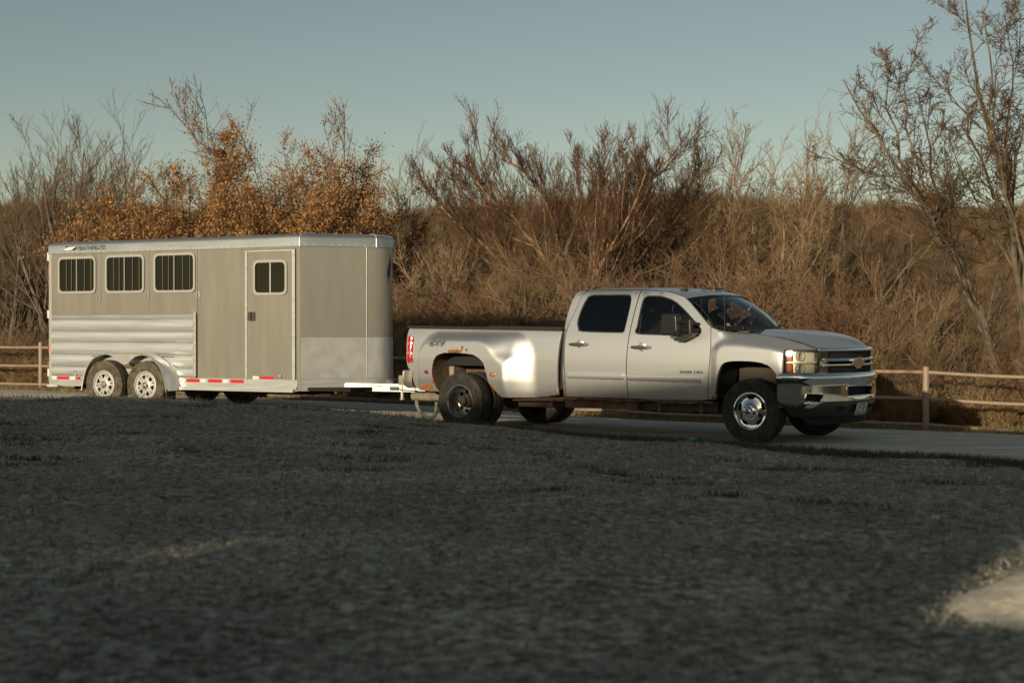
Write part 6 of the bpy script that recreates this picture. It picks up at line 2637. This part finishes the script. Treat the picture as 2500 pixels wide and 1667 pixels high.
def brush(name, pts, scl, idx, label):
    Z = ground_z(pts[:, 0], pts[:, 1])
    me = bpy.data.meshes.new(name)
    me.from_pydata(np.column_stack([pts, Z]).tolist(), [], [])
    a = me.attributes.new('scl', 'FLOAT', 'POINT')
    a.data.foreach_set('value', scl.astype(np.float32))
    a = me.attributes.new('idx', 'INT', 'POINT')
    a.data.foreach_set('value', idx.astype(np.int32))
    rot = np.zeros((len(pts), 3), np.float32)
    rot[:, 2] = RG.random(len(pts)) * 6.283
    rot[:, 0] = RG.normal(size=len(pts)) * .10
    rot[:, 1] = RG.normal(size=len(pts)) * .10
    a = me.attributes.new('rot', 'FLOAT_VECTOR', 'POINT')
    a.data.foreach_set('vector', rot.ravel())
    o = link(name, me, None)
    ng = bpy.data.node_groups.new(name, 'GeometryNodeTree')
    ng.interface.new_socket('Geometry', in_out='INPUT', socket_type='NodeSocketGeometry')
    ng.interface.new_socket('Geometry', in_out='OUTPUT', socket_type='NodeSocketGeometry')
    gi = ng.nodes.new('NodeGroupInput')
    go = ng.nodes.new('NodeGroupOutput')
    mp = ng.nodes.new('GeometryNodeMeshToPoints')
    ip = ng.nodes.new('GeometryNodeInstanceOnPoints')
    ci = ng.nodes.new('GeometryNodeCollectionInfo')
    ci.inputs['Collection'].default_value = KINDS
    ci.inputs['Separate Children'].default_value = True
    ci.inputs['Reset Children'].default_value = True

    def na(nm, t):
        q = ng.nodes.new('GeometryNodeInputNamedAttribute')
        q.data_type = t
        q.inputs['Name'].default_value = nm
        return q.outputs['Attribute']
    Lk = ng.links.new
    Lk(gi.outputs[0], mp.inputs['Mesh'])
    Lk(mp.outputs[0], ip.inputs['Points'])
    Lk(ci.outputs[0], ip.inputs['Instance'])
    ip.inputs['Pick Instance'].default_value = True
    Lk(na('idx', 'INT'), ip.inputs['Instance Index'])
    Lk(na('rot', 'FLOAT_VECTOR'), ip.inputs['Rotation'])
    Lk(na('scl', 'FLOAT'), ip.inputs['Scale'])
    Lk(ip.outputs[0], go.inputs[0])
    md = o.modifiers.new('scatter', 'NODES')
    md.node_group = ng
    return tag(o, label, 'brush', kind='stuff')


def sstep_np(x, a, b):
    t = np.clip((x - a) / (b - a), 0, 1)
    return t * t * (3 - 2 * t)


def fence_d(p):
    return p[:, 1] - (25.0 + (p[:, 0] - 6.83) * (10.7 / -17.93))


n = 3400
p = in_view(n, 24, 62, 1.0, 9.0)
p = p[fence_d(p) > 1.6]
right = np.maximum(sstep_np(p[:, 0] / p[:, 1], .20, .27), 1.25 * sstep_np(-p[:, 0] / p[:, 1], .20, .27))
keep = RG.random(len(p)) > right * .45
p, right = p[keep], right[keep]
brush('near_brush', p, RG.uniform(.6, 1.1, len(p)) * (1 - .35 * right), RG.choice(6, len(p), p=[.24, .16, .18, .14, .20, .08]), 'tangled leafless brush filling the gully behind the fence')
p = in_view(2000, 24, 40, 1.0, 7.0)
fd_ = fence_d(p)
p = p[(fd_ > 1.0) & (fd_ < 5)]
brush('roadside_weeds', p, RG.uniform(.35, .8, len(p)), RG.choice([4, 6, 7], len(p), p=[.15, .45, .40]), 'dry golden weeds close behind the pipe fence')
p = in_view(7200, 58, 190, .8, 32.0)
brush('hillside_brush', p, RG.uniform(.7, 1.2, len(p)) * np.interp(p[:, 1], [60, 190], [1.0, .55]), RG.choice(6, len(p)), 'brown brush covering the far hillside')
p = in_view(340, 186, 205, 1.0, 32.0)
brush('ridge_trees', p, RG.uniform(.5, 1.05, len(p)), RG.choice([1, 5, 3], len(p)), 'thin line of bare trees along the far ridge')

# small blue scrap on the turf
mb = MB()
mb.add([(0, 0, 0), (.07, .01, .02), (.09, .06, .0), (.03, .08, .035), (-.02, .05, .01), (.04, .04, .05)], [(0, 1, 5), (1, 2, 5), (2, 3, 5), (3, 4, 5), (4, 0, 5)])
mat('blue_plastic', (0.05, 0.25, 0.42), 0.4)
o = mb.build('litter', MATS['blue_plastic'])
o.location = (2.03, 17.2, gz(2.03, 17.2) + .02)
tag(o, 'small crumpled blue plastic scrap on the turf below the front door', 'litter')
